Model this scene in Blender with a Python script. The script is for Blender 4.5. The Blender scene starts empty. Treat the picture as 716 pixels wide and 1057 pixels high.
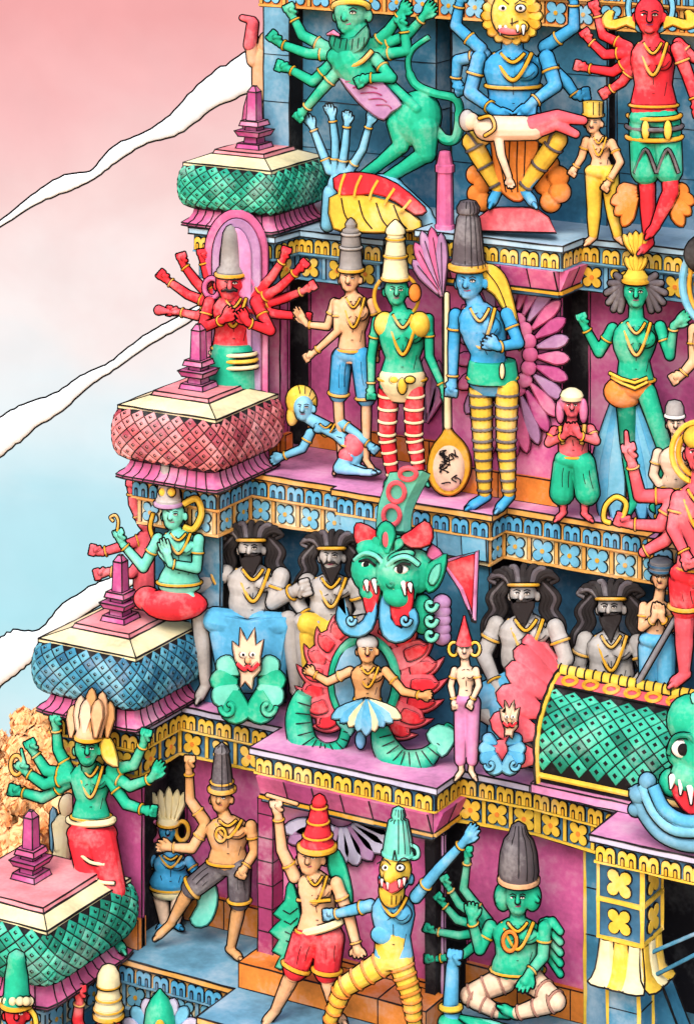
import bpy, bmesh, math, random
from math import sin, cos, pi, radians, sqrt, atan2
from mathutils import Vector as V
random.seed(7)
S = bpy.context.scene
COL = S.collection

# ------------------------------------------------------------------ camera
TH = radians(30); FPX = 3000.0; HY = -350.0; CXP = 358.0
FW = V((-sin(TH), cos(TH), 0)); RT = V((cos(TH), sin(TH), 0)); UP = V((0, 0, 1))
CAM = V((20*sin(TH), -20*cos(TH), 878*20/FPX))
cd = bpy.data.cameras.new('camera'); cam = bpy.data.objects.new('camera', cd); COL.objects.link(cam)
cam.location = CAM; cam.rotation_euler = (pi/2, 0, TH)
cd.sensor_fit = 'HORIZONTAL'; cd.sensor_width = 36; cd.lens = 36*FPX/716
cd.shift_y = -(528.5-HY)/716; cd.shift_x = 0; cd.clip_start = 0.5; cd.clip_end = 400
S.camera = cam

def ray(px, py): return FW + RT*((px-CXP)/FPX) - UP*((py-HY)/FPX)
def at_d(px, py, d): return CAM + ray(px, py)*d
def at_y(px, py, y):
    r = ray(px, py); return CAM + r*((y-CAM.y)/r.y)
def at_z(px, py, z):
    r = ray(px, py); return CAM + r*((z-CAM.z)/r.z)
def dist(p): return (V(p)-CAM).dot(FW)

# ------------------------------------------------------------------ materials
def lin(h):
    h = h.lstrip('#'); o = []
    for i in (0, 2, 4):
        c = int(h[i:i+2], 16)/255
        o.append(c/12.92 if c <= .04045 else ((c+.055)/1.055)**2.4)
    return tuple(o)
MATS = {}
def mat(name, hexc, rough=.7, var=.42, scale=4.2, bump=.3, gain=.95):
    if name in MATS: return MATS[name]
    m = bpy.data.materials.new(name); m.use_nodes = True; nt = m.node_tree; N = nt.nodes; L = nt.links
    b = N['Principled BSDF']; b.inputs['Roughness'].default_value = rough
    b.inputs['Specular IOR Level'].default_value = .25
    c = [x*gain for x in lin(hexc)]
    tc = N.new('ShaderNodeTexCoord')
    n1 = N.new('ShaderNodeTexNoise'); n1.inputs['Scale'].default_value = scale; n1.inputs['Detail'].default_value = 5
    n1.inputs['Distortion'].default_value = .15
    n2 = N.new('ShaderNodeTexNoise'); n2.inputs['Scale'].default_value = scale*9; n2.inputs['Detail'].default_value = 3
    L.new(tc.outputs['Object'], n1.inputs['Vector']); L.new(tc.outputs['Object'], n2.inputs['Vector'])
    r = N.new('ShaderNodeValToRGB'); e = r.color_ramp.elements
    lum = sum(c)/3
    dk = [max(.0, x*(1-var*.85)) for x in c]
    lt = [min(.93, x + (1-x)*var*.52) for x in c]
    e[0].position = .30; e[0].color = (*dk, 1); e[1].position = .70; e[1].color = (*lt, 1)
    k = e.new(.5); k.color = (*c, 1)
    mx = N.new('ShaderNodeMix'); mx.data_type = 'FLOAT'; mx.inputs[0].default_value = .22
    L.new(n1.outputs['Fac'], mx.inputs[2]); L.new(n2.outputs['Fac'], mx.inputs[3])
    L.new(mx.outputs[0], r.inputs['Fac']); L.new(r.outputs['Color'], b.inputs['Base Color'])
    if bump:
        bp = N.new('ShaderNodeBump'); bp.inputs['Strength'].default_value = bump; bp.inputs['Distance'].default_value = .004
        L.new(n2.outputs['Fac'], bp.inputs['Height']); L.new(bp.outputs['Normal'], b.inputs['Normal'])
    MATS[name] = m; return m
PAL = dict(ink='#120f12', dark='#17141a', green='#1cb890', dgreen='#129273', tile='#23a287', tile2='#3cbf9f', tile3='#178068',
    rtile='#c4626a', rtile2='#dc8488', rtile3='#a84858', btile='#3a88a8', btile2='#5ba6be', btile3='#2c6c8e',
    blue='#3ba0d6', lblue='#74bfe0', sky='#58b0dc', red='#ea2f3c', coral='#ee5f6c', peach='#eab487', pale='#f0cdb0', tan='#dca36a',
    yellow='#efc443', cream='#efe2b2', gold='#e0a72c', orange='#f08c38', ochre='#ecae58', gray='#96918e', lgray='#b5b0ac', dgray='#5d565c',
    magenta='#c25592', magdk='#a03c6c', pink='#e092c4', wallpink='#dd66a4', rose='#d96a9c', lilac='#c6c3de', mauve='#b386b4',
    navy='#3d7399', wallblue='#4186a8', ledgeblue='#6ba6c4', paleblue='#a9cbe0', white='#f4f0ea', brown='#b08070', hair='#2a2526',
    steel='#8d8f96', capink='#f0969c', aqua='#6fd6c0')
for k_, h_ in PAL.items():
    if k_ == 'ink': mat(k_, h_, .85, .1, bump=0)
    elif k_ in ('wallpink', 'wallblue', 'navy', 'ledgeblue', 'pink', 'magenta', 'rose'): mat(k_, h_, scale=3.0, var=.56, bump=.5)
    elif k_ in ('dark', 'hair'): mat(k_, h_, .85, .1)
    else: mat(k_, h_)

# ------------------------------------------------------------------ mesh buffer
class Buf:
    def __init__(s): s.v = []; s.f = []; s.m = []; s.mats = []
    def mi(s, m):
        if m not in s.mats: s.mats.append(m)
        return s.mats.index(m)
    def add(s, prim, m):
        vs, fs = prim; o = len(s.v); k = s.mi(m)
        s.v += [V(p) for p in vs]
        for f in fs: s.f.append([i+o for i in f]); s.m.append(k)
        return s
    def build(s, name, parent=None, smooth=True, label=None, base=None):
        me = bpy.data.meshes.new(name)
        off = V(base) if base is not None else (parent_base(parent) if parent else V((0, 0, 0)))
        me.from_pydata([tuple(p-off) for p in s.v], [], s.f)
        for m in s.mats: me.materials.append(MATS[m])
        me.polygons.foreach_set('material_index', s.m)
        if smooth:
            me.polygons.foreach_set('use_smooth', [True]*len(s.f))
            try: me.set_sharp_from_angle(angle=radians(38))
            except Exception: pass
        me.update()
        o = bpy.data.objects.new(name, me); COL.objects.link(o)
        if parent: o.parent = parent
        elif base is not None: o.location = off
        BASES[o.name] = off
        if label: o['label'] = label
        return o
BASES = {}
def parent_base(p): return BASES[p.name]
def empty(name, loc, label, cat, group=None):
    o = bpy.data.objects.new(name, None); COL.objects.link(o); o.location = loc; o.empty_display_size = .1
    BASES[o.name] = V(loc); o['label'] = label; o['category'] = cat
    if group: o['group'] = group
    return o

# ------------------------------------------------------------------ primitives: (verts, faces)
def rings(rs, close=True):
    n = len(rs[0]); v = [p for r in rs for p in r]; f = []
    for i in range(len(rs)-1):
        for j in range(n):
            a = i*n+j; b = i*n+(j+1) % n; f.append((a, b, b+n, a+n))
    if close: f.append(tuple(range(n-1, -1, -1))); f.append(tuple(range((len(rs)-1)*n, len(rs)*n)))
    return v, f
def frame(d, hint=None):
    d = V(d).normalized(); h = V(hint) if hint is not None else V((0, 0, 1))
    if abs(d.dot(h.normalized())) > .97: h = RT
    a = (h - d*h.dot(d)).normalized(); return a, d.cross(a)
def cone(p0, p1, r0, r1, n=12, caps=True):
    p0, p1 = V(p0), V(p1); d = p1-p0
    if d.length < 1e-6: d = V((0, 0, 1e-4))
    a, b = frame(d); dn = d.normalized(); L = []
    if caps: L += [(p0-dn*r0*.94, r0*.34), (p0-dn*r0*.7, r0*.71), (p0-dn*r0*.35, r0*.94)]
    L += [(p0, r0), (p0.lerp(p1, .5), (r0+r1)/2), (p1, r1)]
    if caps: L += [(p1+dn*r1*.35, r1*.94), (p1+dn*r1*.7, r1*.71), (p1+dn*r1*.94, r1*.34)]
    return rings([[c+(a*cos(2*pi*j/n)+b*sin(2*pi*j/n))*r for j in range(n)] for c, r in L])
def tube(pts, r, n=7, closed=False):
    pts = [V(p) for p in pts]; out = []; m = len(pts)
    rr = r if isinstance(r, (list, tuple)) else [r]*m
    pa = None
    for i, p in enumerate(pts):
        if closed: d = pts[(i+1) % m]-pts[i-1]
        else: d = pts[min(i+1, m-1)]-pts[max(i-1, 0)]
        if d.length < 1e-9: d = V((0, 0, 1))
        d.normalize()
        if pa is None: a, b = frame(d)
        else:
            a = pa - d*pa.dot(d)
            if a.length < 1e-4: a, b = frame(d)
            a.normalize(); b = d.cross(a)
        pa = a
        out.append([p+(a*cos(2*pi*j/n)+b*sin(2*pi*j/n))*rr[i] for j in range(n)])
    if closed:
        v, f = rings(out+[out[0]], False); return v, f
    return rings(out)
def ell(c, ra, rb, rc, A=None, B=None, Cc=None, n=14, m=9):
    A = A or RT; B = B or UP; Cc = Cc or -FW; c = V(c); R = []
    for i in range(m+1):
        t = pi*(i+.06)/(m+.12); R.append([c+B*(-cos(t)*rb)+(A*cos(2*pi*j/n)*ra-Cc*sin(2*pi*j/n)*rc)*sin(t) for j in range(n)])
    return rings(R)
def box(c0, c1):
    x0, y0, z0 = c0; x1, y1, z1 = c1
    v = [(x0, y0, z0), (x1, y0, z0), (x1, y1, z0), (x0, y1, z0), (x0, y0, z1), (x1, y0, z1), (x1, y1, z1), (x0, y1, z1)]
    return v, [(0, 3, 2, 1), (4, 5, 6, 7), (0, 1, 5, 4), (1, 2, 6, 5), (2, 3, 7, 6), (3, 0, 4, 7)]
WOB = random.Random(11)
def bar(p, q, w=.006):
    p, q = V(p), V(q); d = (q-p)
    if d.length < 1e-6: return [], []
    w = w*.78; a, b = frame(d); e = d.normalized()*w*.8; n = min(24, max(1, int(d.length/.11)))
    P = [p-e]+[p.lerp(q, i/n)+a*WOB.uniform(-.0028, .0028)+b*WOB.uniform(-.0012, .0012) for i in range(1, n)]+[q+e]
    return rings([[c+a*k*s+b*k*t for s, t in ((1, 1), (-1, 1), (-1, -1), (1, -1))] for c, k in [(c, w*WOB.uniform(.75, 1.2)) for c in P]])
def ibox(B, c0, c1, m, w=.005, ink=True):
    """box with dark edge lines"""
    B.add(box(c0, c1), m)
    if not ink: return
    x0, y0, z0 = c0; x1, y1, z1 = c1; X = (x0, x1); Y = (y0, y1); Z = (z0, z1)
    for y in Y:
        for z in Z: B.add(bar((x0, y, z), (x1, y, z), w), 'ink')
    for x in X:
        for z in Z: B.add(bar((x, y0, z), (x, y1, z), w), 'ink')
    for x in X:
        for y in Y: B.add(bar((x, y, z0), (x, y, z1), w), 'ink')
def plate(poly, O, u, w, n, d0, d1):
    """2-D outline extruded: O + u*a + w*b, from n*d0 to n*d1"""
    O, u, w, n = V(O), V(u), V(w), V(n); k = len(poly)
    a = sum(poly[i][0]*poly[(i+1) % k][1]-poly[(i+1) % k][0]*poly[i][1] for i in range(k))
    if a < 0: poly = poly[::-1]
    if u.cross(w).dot(n) < 0: poly = poly[::-1]
    r0 = [O+u*p[0]+w*p[1]+n*d0 for p in poly]; r1 = [O+u*p[0]+w*p[1]+n*d1 for p in poly]
    return rings([r0, r1])
def grow(poly, e):
    """push a 2-D outline outward by e"""
    k = len(poly); a = sum(poly[i][0]*poly[(i+1) % k][1]-poly[(i+1) % k][0]*poly[i][1] for i in range(k)); s = 1 if a > 0 else -1
    out = []
    for i in range(k):
        p0, p, p1 = poly[i-1], poly[i], poly[(i+1) % k]
        n = V((0, 0))
        for q, r in ((p0, p), (p, p1)):
            d = V((r[0]-q[0], r[1]-q[1]))
            if d.length > 1e-9: d.normalize(); n += V((d.y, -d.x))*s
        if n.length > 1e-6: n.normalize()
        out.append((p[0]+n.x*e, p[1]+n.y*e))
    return out
def iplate(B, poly, O, u, w, n, d0, d1, m, e=.006):
    B.add(plate(grow(poly, e), O, u, w, n, d0, d1-.004), 'ink'); B.add(plate(poly, O, u, w, n, d0+.001, d1), m)
def spline(pts, k=6, closed=False):
    pts = [V(p) for p in pts]; n = len(pts); out = []
    R = range(n if closed else n-1)
    for i in R:
        if closed: a, b, c, d = pts[i-1], pts[i], pts[(i+1) % n], pts[(i+2) % n]
        else: a, b, c, d = pts[max(i-1, 0)], pts[i], pts[i+1], pts[min(i+2, n-1)]
        for j in range(k):
            t = j/k
            out.append(.5*((2*b)+(c-a)*t+(2*a-5*b+4*c-d)*t*t+(3*b-a-3*c+d)*t**3))
    if not closed: out.append(pts[-1])
    return out
def shell(prim, front, w):
    """dark contour rim: the rear half of the shape, pushed out by w"""
    vs, fs = prim; vs = [V(p) for p in vs]; N = [V((0, 0, 0)) for _ in vs]; fn = []
    for f in fs:
        n = V((0, 0, 0))
        for i in range(len(f)):
            a, b = vs[f[i]], vs[f[(i+1) % len(f)]]
            n += V(((a.y-b.y)*(a.z+b.z), (a.z-b.z)*(a.x+b.x), (a.x-b.x)*(a.y+b.y)))
        for i in f: N[i] += n
        fn.append(n.normalized() if n.length > 0 else n)
    # orient outward
    c = sum(vs, V((0, 0, 0)))/len(vs)
    sgn = sum(1 if fn[i].dot(vs[f[0]]-c) > 0 else -1 for i, f in enumerate(fs)); sg = 1 if sgn >= 0 else -1
    keep = [f for i, f in enumerate(fs) if fn[i].dot(front)*sg < .08]
    nv = []
    for i, p in enumerate(vs):
        n = N[i]*sg
        nv.append(p + (n.normalized()*w if n.length > 0 else n))
    used = {}; ov = []; of = []
    for f in keep:
        g = []
        for i in f:
            if i not in used: used[i] = len(ov); ov.append(nv[i])
            g.append(used[i])
        of.append(g)
    return ov, of
def merge(prims):
    v = []; f = []
    for a, b in prims:
        o = len(v); v += list(a); f += [[i+o for i in q] for q in b]
    return v, f
def remesh(prim, vox, smooth=3):
    me = bpy.data.meshes.new('tmp'); me.from_pydata([tuple(p) for p in prim[0]], [], prim[1]); me.update()
    o = bpy.data.objects.new('tmp', me); COL.objects.link(o)
    md = o.modifiers.new('r', 'REMESH'); md.mode = 'VOXEL'; md.voxel_size = vox
    if smooth:
        sm = o.modifiers.new('s', 'SMOOTH'); sm.iterations = smooth; sm.factor = .5
    dg = bpy.context.evaluated_depsgraph_get(); ev = o.evaluated_get(dg); m2 = ev.to_mesh()
    vs = [v.co.copy() for v in m2.vertices]; fs = [tuple(p.vertices) for p in m2.polygons]
    ev.to_mesh_clear(); bpy.data.objects.remove(o); bpy.data.meshes.remove(me)
    return vs, fs
EXPO = 0.66
FR = (CAM-V((0, 0, 0))).normalized()          # direction the statues and reliefs face
IW = .0082                                     # width of the painted contour

def offset(E, d):
    P = [V((p[0], p[1])) for p in E]; out = []
    for i, p in enumerate(P):
        q = p.copy()
        for a, b in ((i-1, i), (i, i+1)):
            if a < 0 or b >= len(P): continue
            u = (P[b]-P[a]).normalized(); n = V((u.y, -u.x)); q -= n*d
        out.append((q.x, q.y))
    return out
def segs(E):
    for i in range(len(E)-1):
        a, b = V((E[i][0], E[i][1], 0)), V((E[i+1][0], E[i+1][1], 0)); u = (b-a)
        if u.length < 1e-4: continue
        L = u.length; u.normalize(); yield i, a, u, V((u.y, -u.x, 0)), L
def slab(B, E, z0, z1, mside, mtop, w=.006, bars=True):
    n = len(E); back = 4.0
    poly = [(p[0], p[1]) for p in E]
    v = [(x, y, z0) for x, y in poly]+[(x, y, z1) for x, y in poly]
    for i in range(n-1):
        B.add(([v[i], v[i+1], v[i+1+n], v[i+n]], [(0, 1, 2, 3)]), mside)
    B.add(([v[i+n] for i in range(n)], [tuple(range(n))]), mtop)
    B.add(([v[i] for i in range(n)], [tuple(range(n-1, -1, -1))]), mside)
    if bars:
        for i in range(n-1):
            for z in (z0, z1): B.add(bar((*poly[i], z), (*poly[i+1], z), w), 'ink')
            B.add(bar((*poly[i], z0), (*poly[i], z1), w*.8), 'ink')

def arch2(w, h):                      # the paired-arch motif outline
    r = w*.25; o = []
    for cx in (w*.25, -w*.25):
        for j in range(9):
            t = pi*j/8; o.append((cx+r*cos(t), h-r+r*sin(t)))
    return [(w*.5, 0)]+o+[(-w*.5, 0)]
def arch1(w, h):
    return [(w*.5, 0)]+[(w*.5*cos(pi*j/8), h-w*.5+w*.5*sin(pi*j/8)) for j in range(9)]+[(-w*.5, 0)]
QR = random.Random(3)
def quatre(r):
    o = []; r *= QR.uniform(.9, 1.06); e = QR.uniform(-.12, .12)
    for j in range(32):
        t = 2*pi*j/32; o.append((r*cos(t+e)*(.42+.58*abs(sin(2*t))**.8), r*sin(t+e)*(.42+.58*abs(sin(2*t))**.8)))
    return o

SCH = {  # ledge side, floor, ground, ground2, arch, arch inner, flower, bars
 'gold_on_navy': ('lilac', 'pink', 'navy', 'navy', 'yellow', 'gold', 'yellow', 'yellow'),
 'blue_on_ochre': ('ochre', 'pink', 'ochre', 'cream', 'sky', 'navy', 'lblue', 'ochre'),
 'gold_on_blue': ('paleblue', 'paleblue', 'ledgeblue', 'navy', 'yellow', 'gold', 'yellow', 'ledgeblue'),
 'blue_on_orange': ('ochre', 'ledgeblue', 'ochre', 'cream', 'sky', 'navy', 'lblue', 'ledgeblue'),
 'top': ('orange', 'orange', 'ochre', 'orange', 'lblue', 'navy', 'lblue', 'ochre'),
}
TOWER = empty('temple_tower', (0, 0, -17), 'painted stepped temple tower crowded with coloured statues, tiled corner domes and pink walls', 'temple tower')
HA, HFL, ST = .125, .195, .042
def entab(E, kinds, zt, sch, flowers=True):
    side, floor, g1, g2, am, ai, fm, bm = SCH[sch]
    B = Buf(); slab(B, E, zt-ST, zt, side, floor); B.build('ledge', TOWER, smooth=False)
    z1 = zt-ST; z0 = z1-HA; zf = z0-HFL
    A = Buf(); F = Buf(); C = Buf(); D = Buf()
    E1 = offset(E, .03); E2 = offset(E, .06)
    slab(A, E1, z0, z1-.002, g1, g1, .004)
    if flowers: slab(F, E2, zf, z0-.002, g2, g2, .005)
    for (i, a, u, n, L) in segs(E1):
        if n.x < -.5: continue
        k = kinds[i]
        O = a+UP*z0; c = max(1, round(L/.145)); s = L/c
        A.add(bar(O+n*.008+UP*.002, O+n*.008+u*L+UP*.002, .008), bm)
        for j in range(c):
            P = O+u*(s*(j+.5))+UP*.014
            hh = HA-.03-QR.uniform(0, .008); ww = s*QR.uniform(.78, .88)
            iplate(A, arch2(ww, hh), P, u, UP, n, 0, .016, am, .006)
            for sx in (-.25, .25):
                A.add(plate(arch1(ww*.24, hh*.62), P+u*ww*sx, u, UP, n, .016, .0185), 'ink')
                A.add(plate(arch1(ww*.13, hh*.48), P+u*ww*sx, u, UP, n, .0185, .021), ai)
    for (i, a, u, n, L) in segs(E2):
        if n.x < -.5: continue
        k = kinds[i]; O = a+UP*zf
        if k == 'F':
            c = max(1, round(L/.21)); s = L/c
            for zz in (.012, HFL-.014): F.add(bar(O+n*.008+UP*zz, O+n*.008+u*L+UP*zz, .010), bm)
            for j in range(c+1):
                P = O+u*min(max(s*j, .012), L-.012)
                F.add(plate([(-.019, .024), (.019, .024), (.019, HFL-.026), (-.019, HFL-.026)], P, u, UP, n, 0, .006), 'ink')
                F.add(plate([(-.012, .024), (.012, .024), (.012, HFL-.026), (-.012, HFL-.026)], P, u, UP, n, .006, .011), bm)
            for j in range(c):
                P = O+u*(s*(j+.5))+UP*(HFL*.5)
                iplate(F, quatre(.083), P, u, UP, n, 0, .014, fm, .0065)
                F.add(plate([(.016*cos(t*pi/4), .016*sin(t*pi/4)) for t in range(8)], P, u, UP, n, .014, .02), 'gold' if fm != 'yellow' else 'orange')
        elif k in 'CB':
            m1, m2 = ('rose', 'magenta') if k == 'C' else ('lblue', 'ledgeblue')
            hc = HFL*(.72 if k == 'C' else .8); c = max(1, round(L/.2)); s = L/c
            for j in range(c):
                q0 = O+u*(s*j)+UP*(HFL-.006); q1 = q0+u*s
                d0, d1 = (.012, .075) if k == 'C' else (.02, .035)
                v = [q0+n*d1, q1+n*d1, q1+n*d0-UP*hc, q0+n*d0-UP*hc]
                vb = [p-n*.08 for p in v]
                C.add((v+vb, [(0, 3, 2, 1), (4, 5, 6, 7), (0, 1, 5, 4), (2, 3, 7, 6), (1, 2, 6, 5), (3, 0, 4, 7)]), (m1, m2)[(j*7+i) % 3 == 0])
                C.add(bar(v[1]+n*.002, v[2]+n*.002, .005), 'ink')
                if k == 'C': C.add(bar(v[3]+n*.006-UP*.012, v[2]+n*.006-UP*.012, .012), 'gold')
                C.add(bar(v[3]+n*.003+UP*.004, v[2]+n*.003+UP*.004, .006), 'ink')
    A.build('arch_frieze', TOWER, smooth=False); F.v and F.build('flower_frieze', TOWER, smooth=False)
    if C.v: C.build('cornice', TOWER, smooth=False)

def walls(W, z0, z1, base_m=None, base_h=.17, block=.0):
    """W: (x, y, material of the segment that starts here)"""
    B = Buf(); n = len(W)
    K = Buf()
    for (i, a, u, nn, L) in segs(W):
        m = W[i][2]; rec = 0
        p, q = a, a+u*L
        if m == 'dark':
            # shallow slot: side strips, then near-black sides and back, deep shade put into colour
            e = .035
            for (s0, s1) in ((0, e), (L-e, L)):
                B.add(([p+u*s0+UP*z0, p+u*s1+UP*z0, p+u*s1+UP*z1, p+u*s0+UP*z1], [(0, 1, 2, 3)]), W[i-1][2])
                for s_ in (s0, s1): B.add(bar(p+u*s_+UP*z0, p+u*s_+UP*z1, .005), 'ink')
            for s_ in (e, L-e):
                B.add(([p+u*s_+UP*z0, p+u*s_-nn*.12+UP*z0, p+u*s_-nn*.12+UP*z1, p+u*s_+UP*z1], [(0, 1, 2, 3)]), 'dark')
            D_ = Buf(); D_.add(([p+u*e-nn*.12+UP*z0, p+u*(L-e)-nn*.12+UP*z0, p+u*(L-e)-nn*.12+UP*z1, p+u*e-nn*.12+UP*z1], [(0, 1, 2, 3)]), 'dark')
            D_.build('recess_shade', TOWER, smooth=False)
            if B.v: B.build('wall', TOWER, smooth=False)
            B = Buf(); continue
        B.add(([p+UP*z0, q+UP*z0, q+UP*z1, p+UP*z1], [(0, 1, 2, 3)]), m)
        B.add(bar(p+UP*z0, p+UP*z1, .006), 'ink'); B.add(bar(q+UP*z0, q+UP*z1, .006), 'ink')
        if block and nn.x > -.5:
            r = 1
            z = z0+block
            while z < z1-.05:
                B.add(bar(p+UP*z+nn*.001, q+UP*z+nn*.001, .0035), 'ink'); z += block
        if base_m and nn.x > -.5:
            K = Buf(); c = max(1, round(L/.36)); s = L/c
            for j in range(c):
                v0 = p+u*(s*j)+nn*-.05; c0 = v0+UP*z0; X = u*s; Yv = nn*.095; Z = UP*base_h
                vs = [c0, c0+X, c0+X+Yv, c0+Yv]; vs += [t+Z for t in vs]
                K.add((vs, [(3, 2, 1, 0), (4, 5, 6, 7), (0, 1, 5, 4), (1, 2, 6, 5), (2, 3, 7, 6), (3, 0, 4, 7)]), base_m)
                for (s_, t_) in ((3, 7), (2, 6), (3, 2), (7, 6)): K.add(bar(vs[s_], vs[t_], .0045), 'ink')
            K.build('base_course', TOWER, smooth=False)
    if B.v: B.build('wall', TOWER, smooth=False)

R5 = 5.2
E4 = [(-1.30, 3), (-1.30, .0), (-.58, .0), (-.58, .30), (.55, .30), (.55, -.04), (1.665, -.04), (1.665, .27), (2.95, .27), (2.95, 0), (R5, 0), (R5, 4)]
E3 = [(-1.40, 3), (-1.40, -.63), (-.64, -.63), (-.64, -.20), (.03, -.20), (.03, -.27), (1.26, -.27), (1.26, -.06), (2.34, -.06), (2.34, -.2), (R5, -.2), (R5, 4)]
E2 = [(-1.75, 3), (-1.75, -1.12), (-.95, -1.12), (-.95, -.62), (-.15, -.62), (-.15, -1.03), (1.254, -1.03), (1.254, -.69), (1.74, -.69), (1.74, -.73), (2.40, -.73), (2.40, -1.2), (R5, -1.2), (R5, 4)]
E1 = [(-2.10, 3), (-2.10, -1.80), (-1.23, -1.80), (-1.23, -1.16), (-.18, -1.16), (-.18, -1.62), (R5, -1.62), (R5, 4)]
E5 = [(-1.12, 3), (-1.12, .52), (R5, .52), (R5, 4)]
Z = {5: 3.72, 4: 2.0, 3: .225, 2: -1.32, 1: -2.87}
HE = ST+HA+HFL
entab(E5, 'NFN', Z[5], 'top')
E4a = [(-1.30, 3), (-1.30, .0), (-.58, .0), (-.56, .30), (.12, .30), (.12, 4)]
E4b = [(.10, 3), (.10, .31)]+E4[4:]
entab(E4a, 'NFFFNN', Z[4]-.17, 'gold_on_blue'); entab(E4b, 'NFFCCFFFN', Z[4], 'gold_on_blue')
entab(E3, 'NFFFFBFFFFN', Z[3], 'blue_on_ochre')
E2a = E2[:9]+[(2.43, -.73), (2.43, 4)]; E2b = [(2.40, 3), (2.40, -1.2), (R5, -1.2), (R5, 4)]
entab(E2a, 'NFFFFCCFFFNN', Z[2], 'gold_on_navy'); entab(E2b, 'NNNN', Z[2], 'gold_on_navy', False)
entab(E1, 'NFFFFFN', Z[1], 'blue_on_orange')
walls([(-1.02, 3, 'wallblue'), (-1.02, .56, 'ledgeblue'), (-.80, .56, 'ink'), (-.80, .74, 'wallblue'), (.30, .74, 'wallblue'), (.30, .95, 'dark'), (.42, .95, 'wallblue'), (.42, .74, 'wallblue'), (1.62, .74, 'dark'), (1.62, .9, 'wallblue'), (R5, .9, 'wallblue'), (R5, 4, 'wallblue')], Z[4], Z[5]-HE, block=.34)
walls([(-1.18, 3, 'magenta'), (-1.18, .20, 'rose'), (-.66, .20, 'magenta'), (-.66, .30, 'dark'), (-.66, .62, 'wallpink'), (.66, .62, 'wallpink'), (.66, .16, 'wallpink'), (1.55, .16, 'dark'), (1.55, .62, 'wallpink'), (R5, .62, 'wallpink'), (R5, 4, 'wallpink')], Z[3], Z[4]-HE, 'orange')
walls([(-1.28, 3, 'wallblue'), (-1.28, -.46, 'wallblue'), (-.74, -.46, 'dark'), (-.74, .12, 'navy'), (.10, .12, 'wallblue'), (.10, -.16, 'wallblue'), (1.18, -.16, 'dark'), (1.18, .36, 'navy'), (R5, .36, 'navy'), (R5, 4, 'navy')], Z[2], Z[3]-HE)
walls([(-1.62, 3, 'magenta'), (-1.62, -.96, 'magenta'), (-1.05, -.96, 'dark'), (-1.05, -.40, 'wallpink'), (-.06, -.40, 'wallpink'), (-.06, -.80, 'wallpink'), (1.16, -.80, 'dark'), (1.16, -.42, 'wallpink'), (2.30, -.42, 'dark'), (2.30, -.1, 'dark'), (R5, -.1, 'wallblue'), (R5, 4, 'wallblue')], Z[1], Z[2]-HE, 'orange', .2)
walls([(-1.98, 3, 'wallblue'), (-1.98, -1.66, 'ledgeblue'), (-1.35, -1.66, 'wallblue'), (-1.35, -1.02, 'wallblue'), (-.08, -1.02, 'wallblue'), (-.08, -1.48, 'wallblue'), (R5, -1.48, 'wallblue'), (R5, 4, 'wallblue')], -5.2, Z[1]-HE)
walls([(-2.5, 3, 'ochre'), (-2.5, -2.5, 'ochre'), (R5, -2.5, 'ochre'), (R5, 4, 'ochre')], -17, -5.2)
B = Buf(); slab(B, [(-2.6, 3), (-2.6, -2.7), (R5, -2.7), (R5, 4)], -5.26, -5.18, 'ochre', 'ochre'); B.build('ledge', TOWER, smooth=False)

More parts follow.
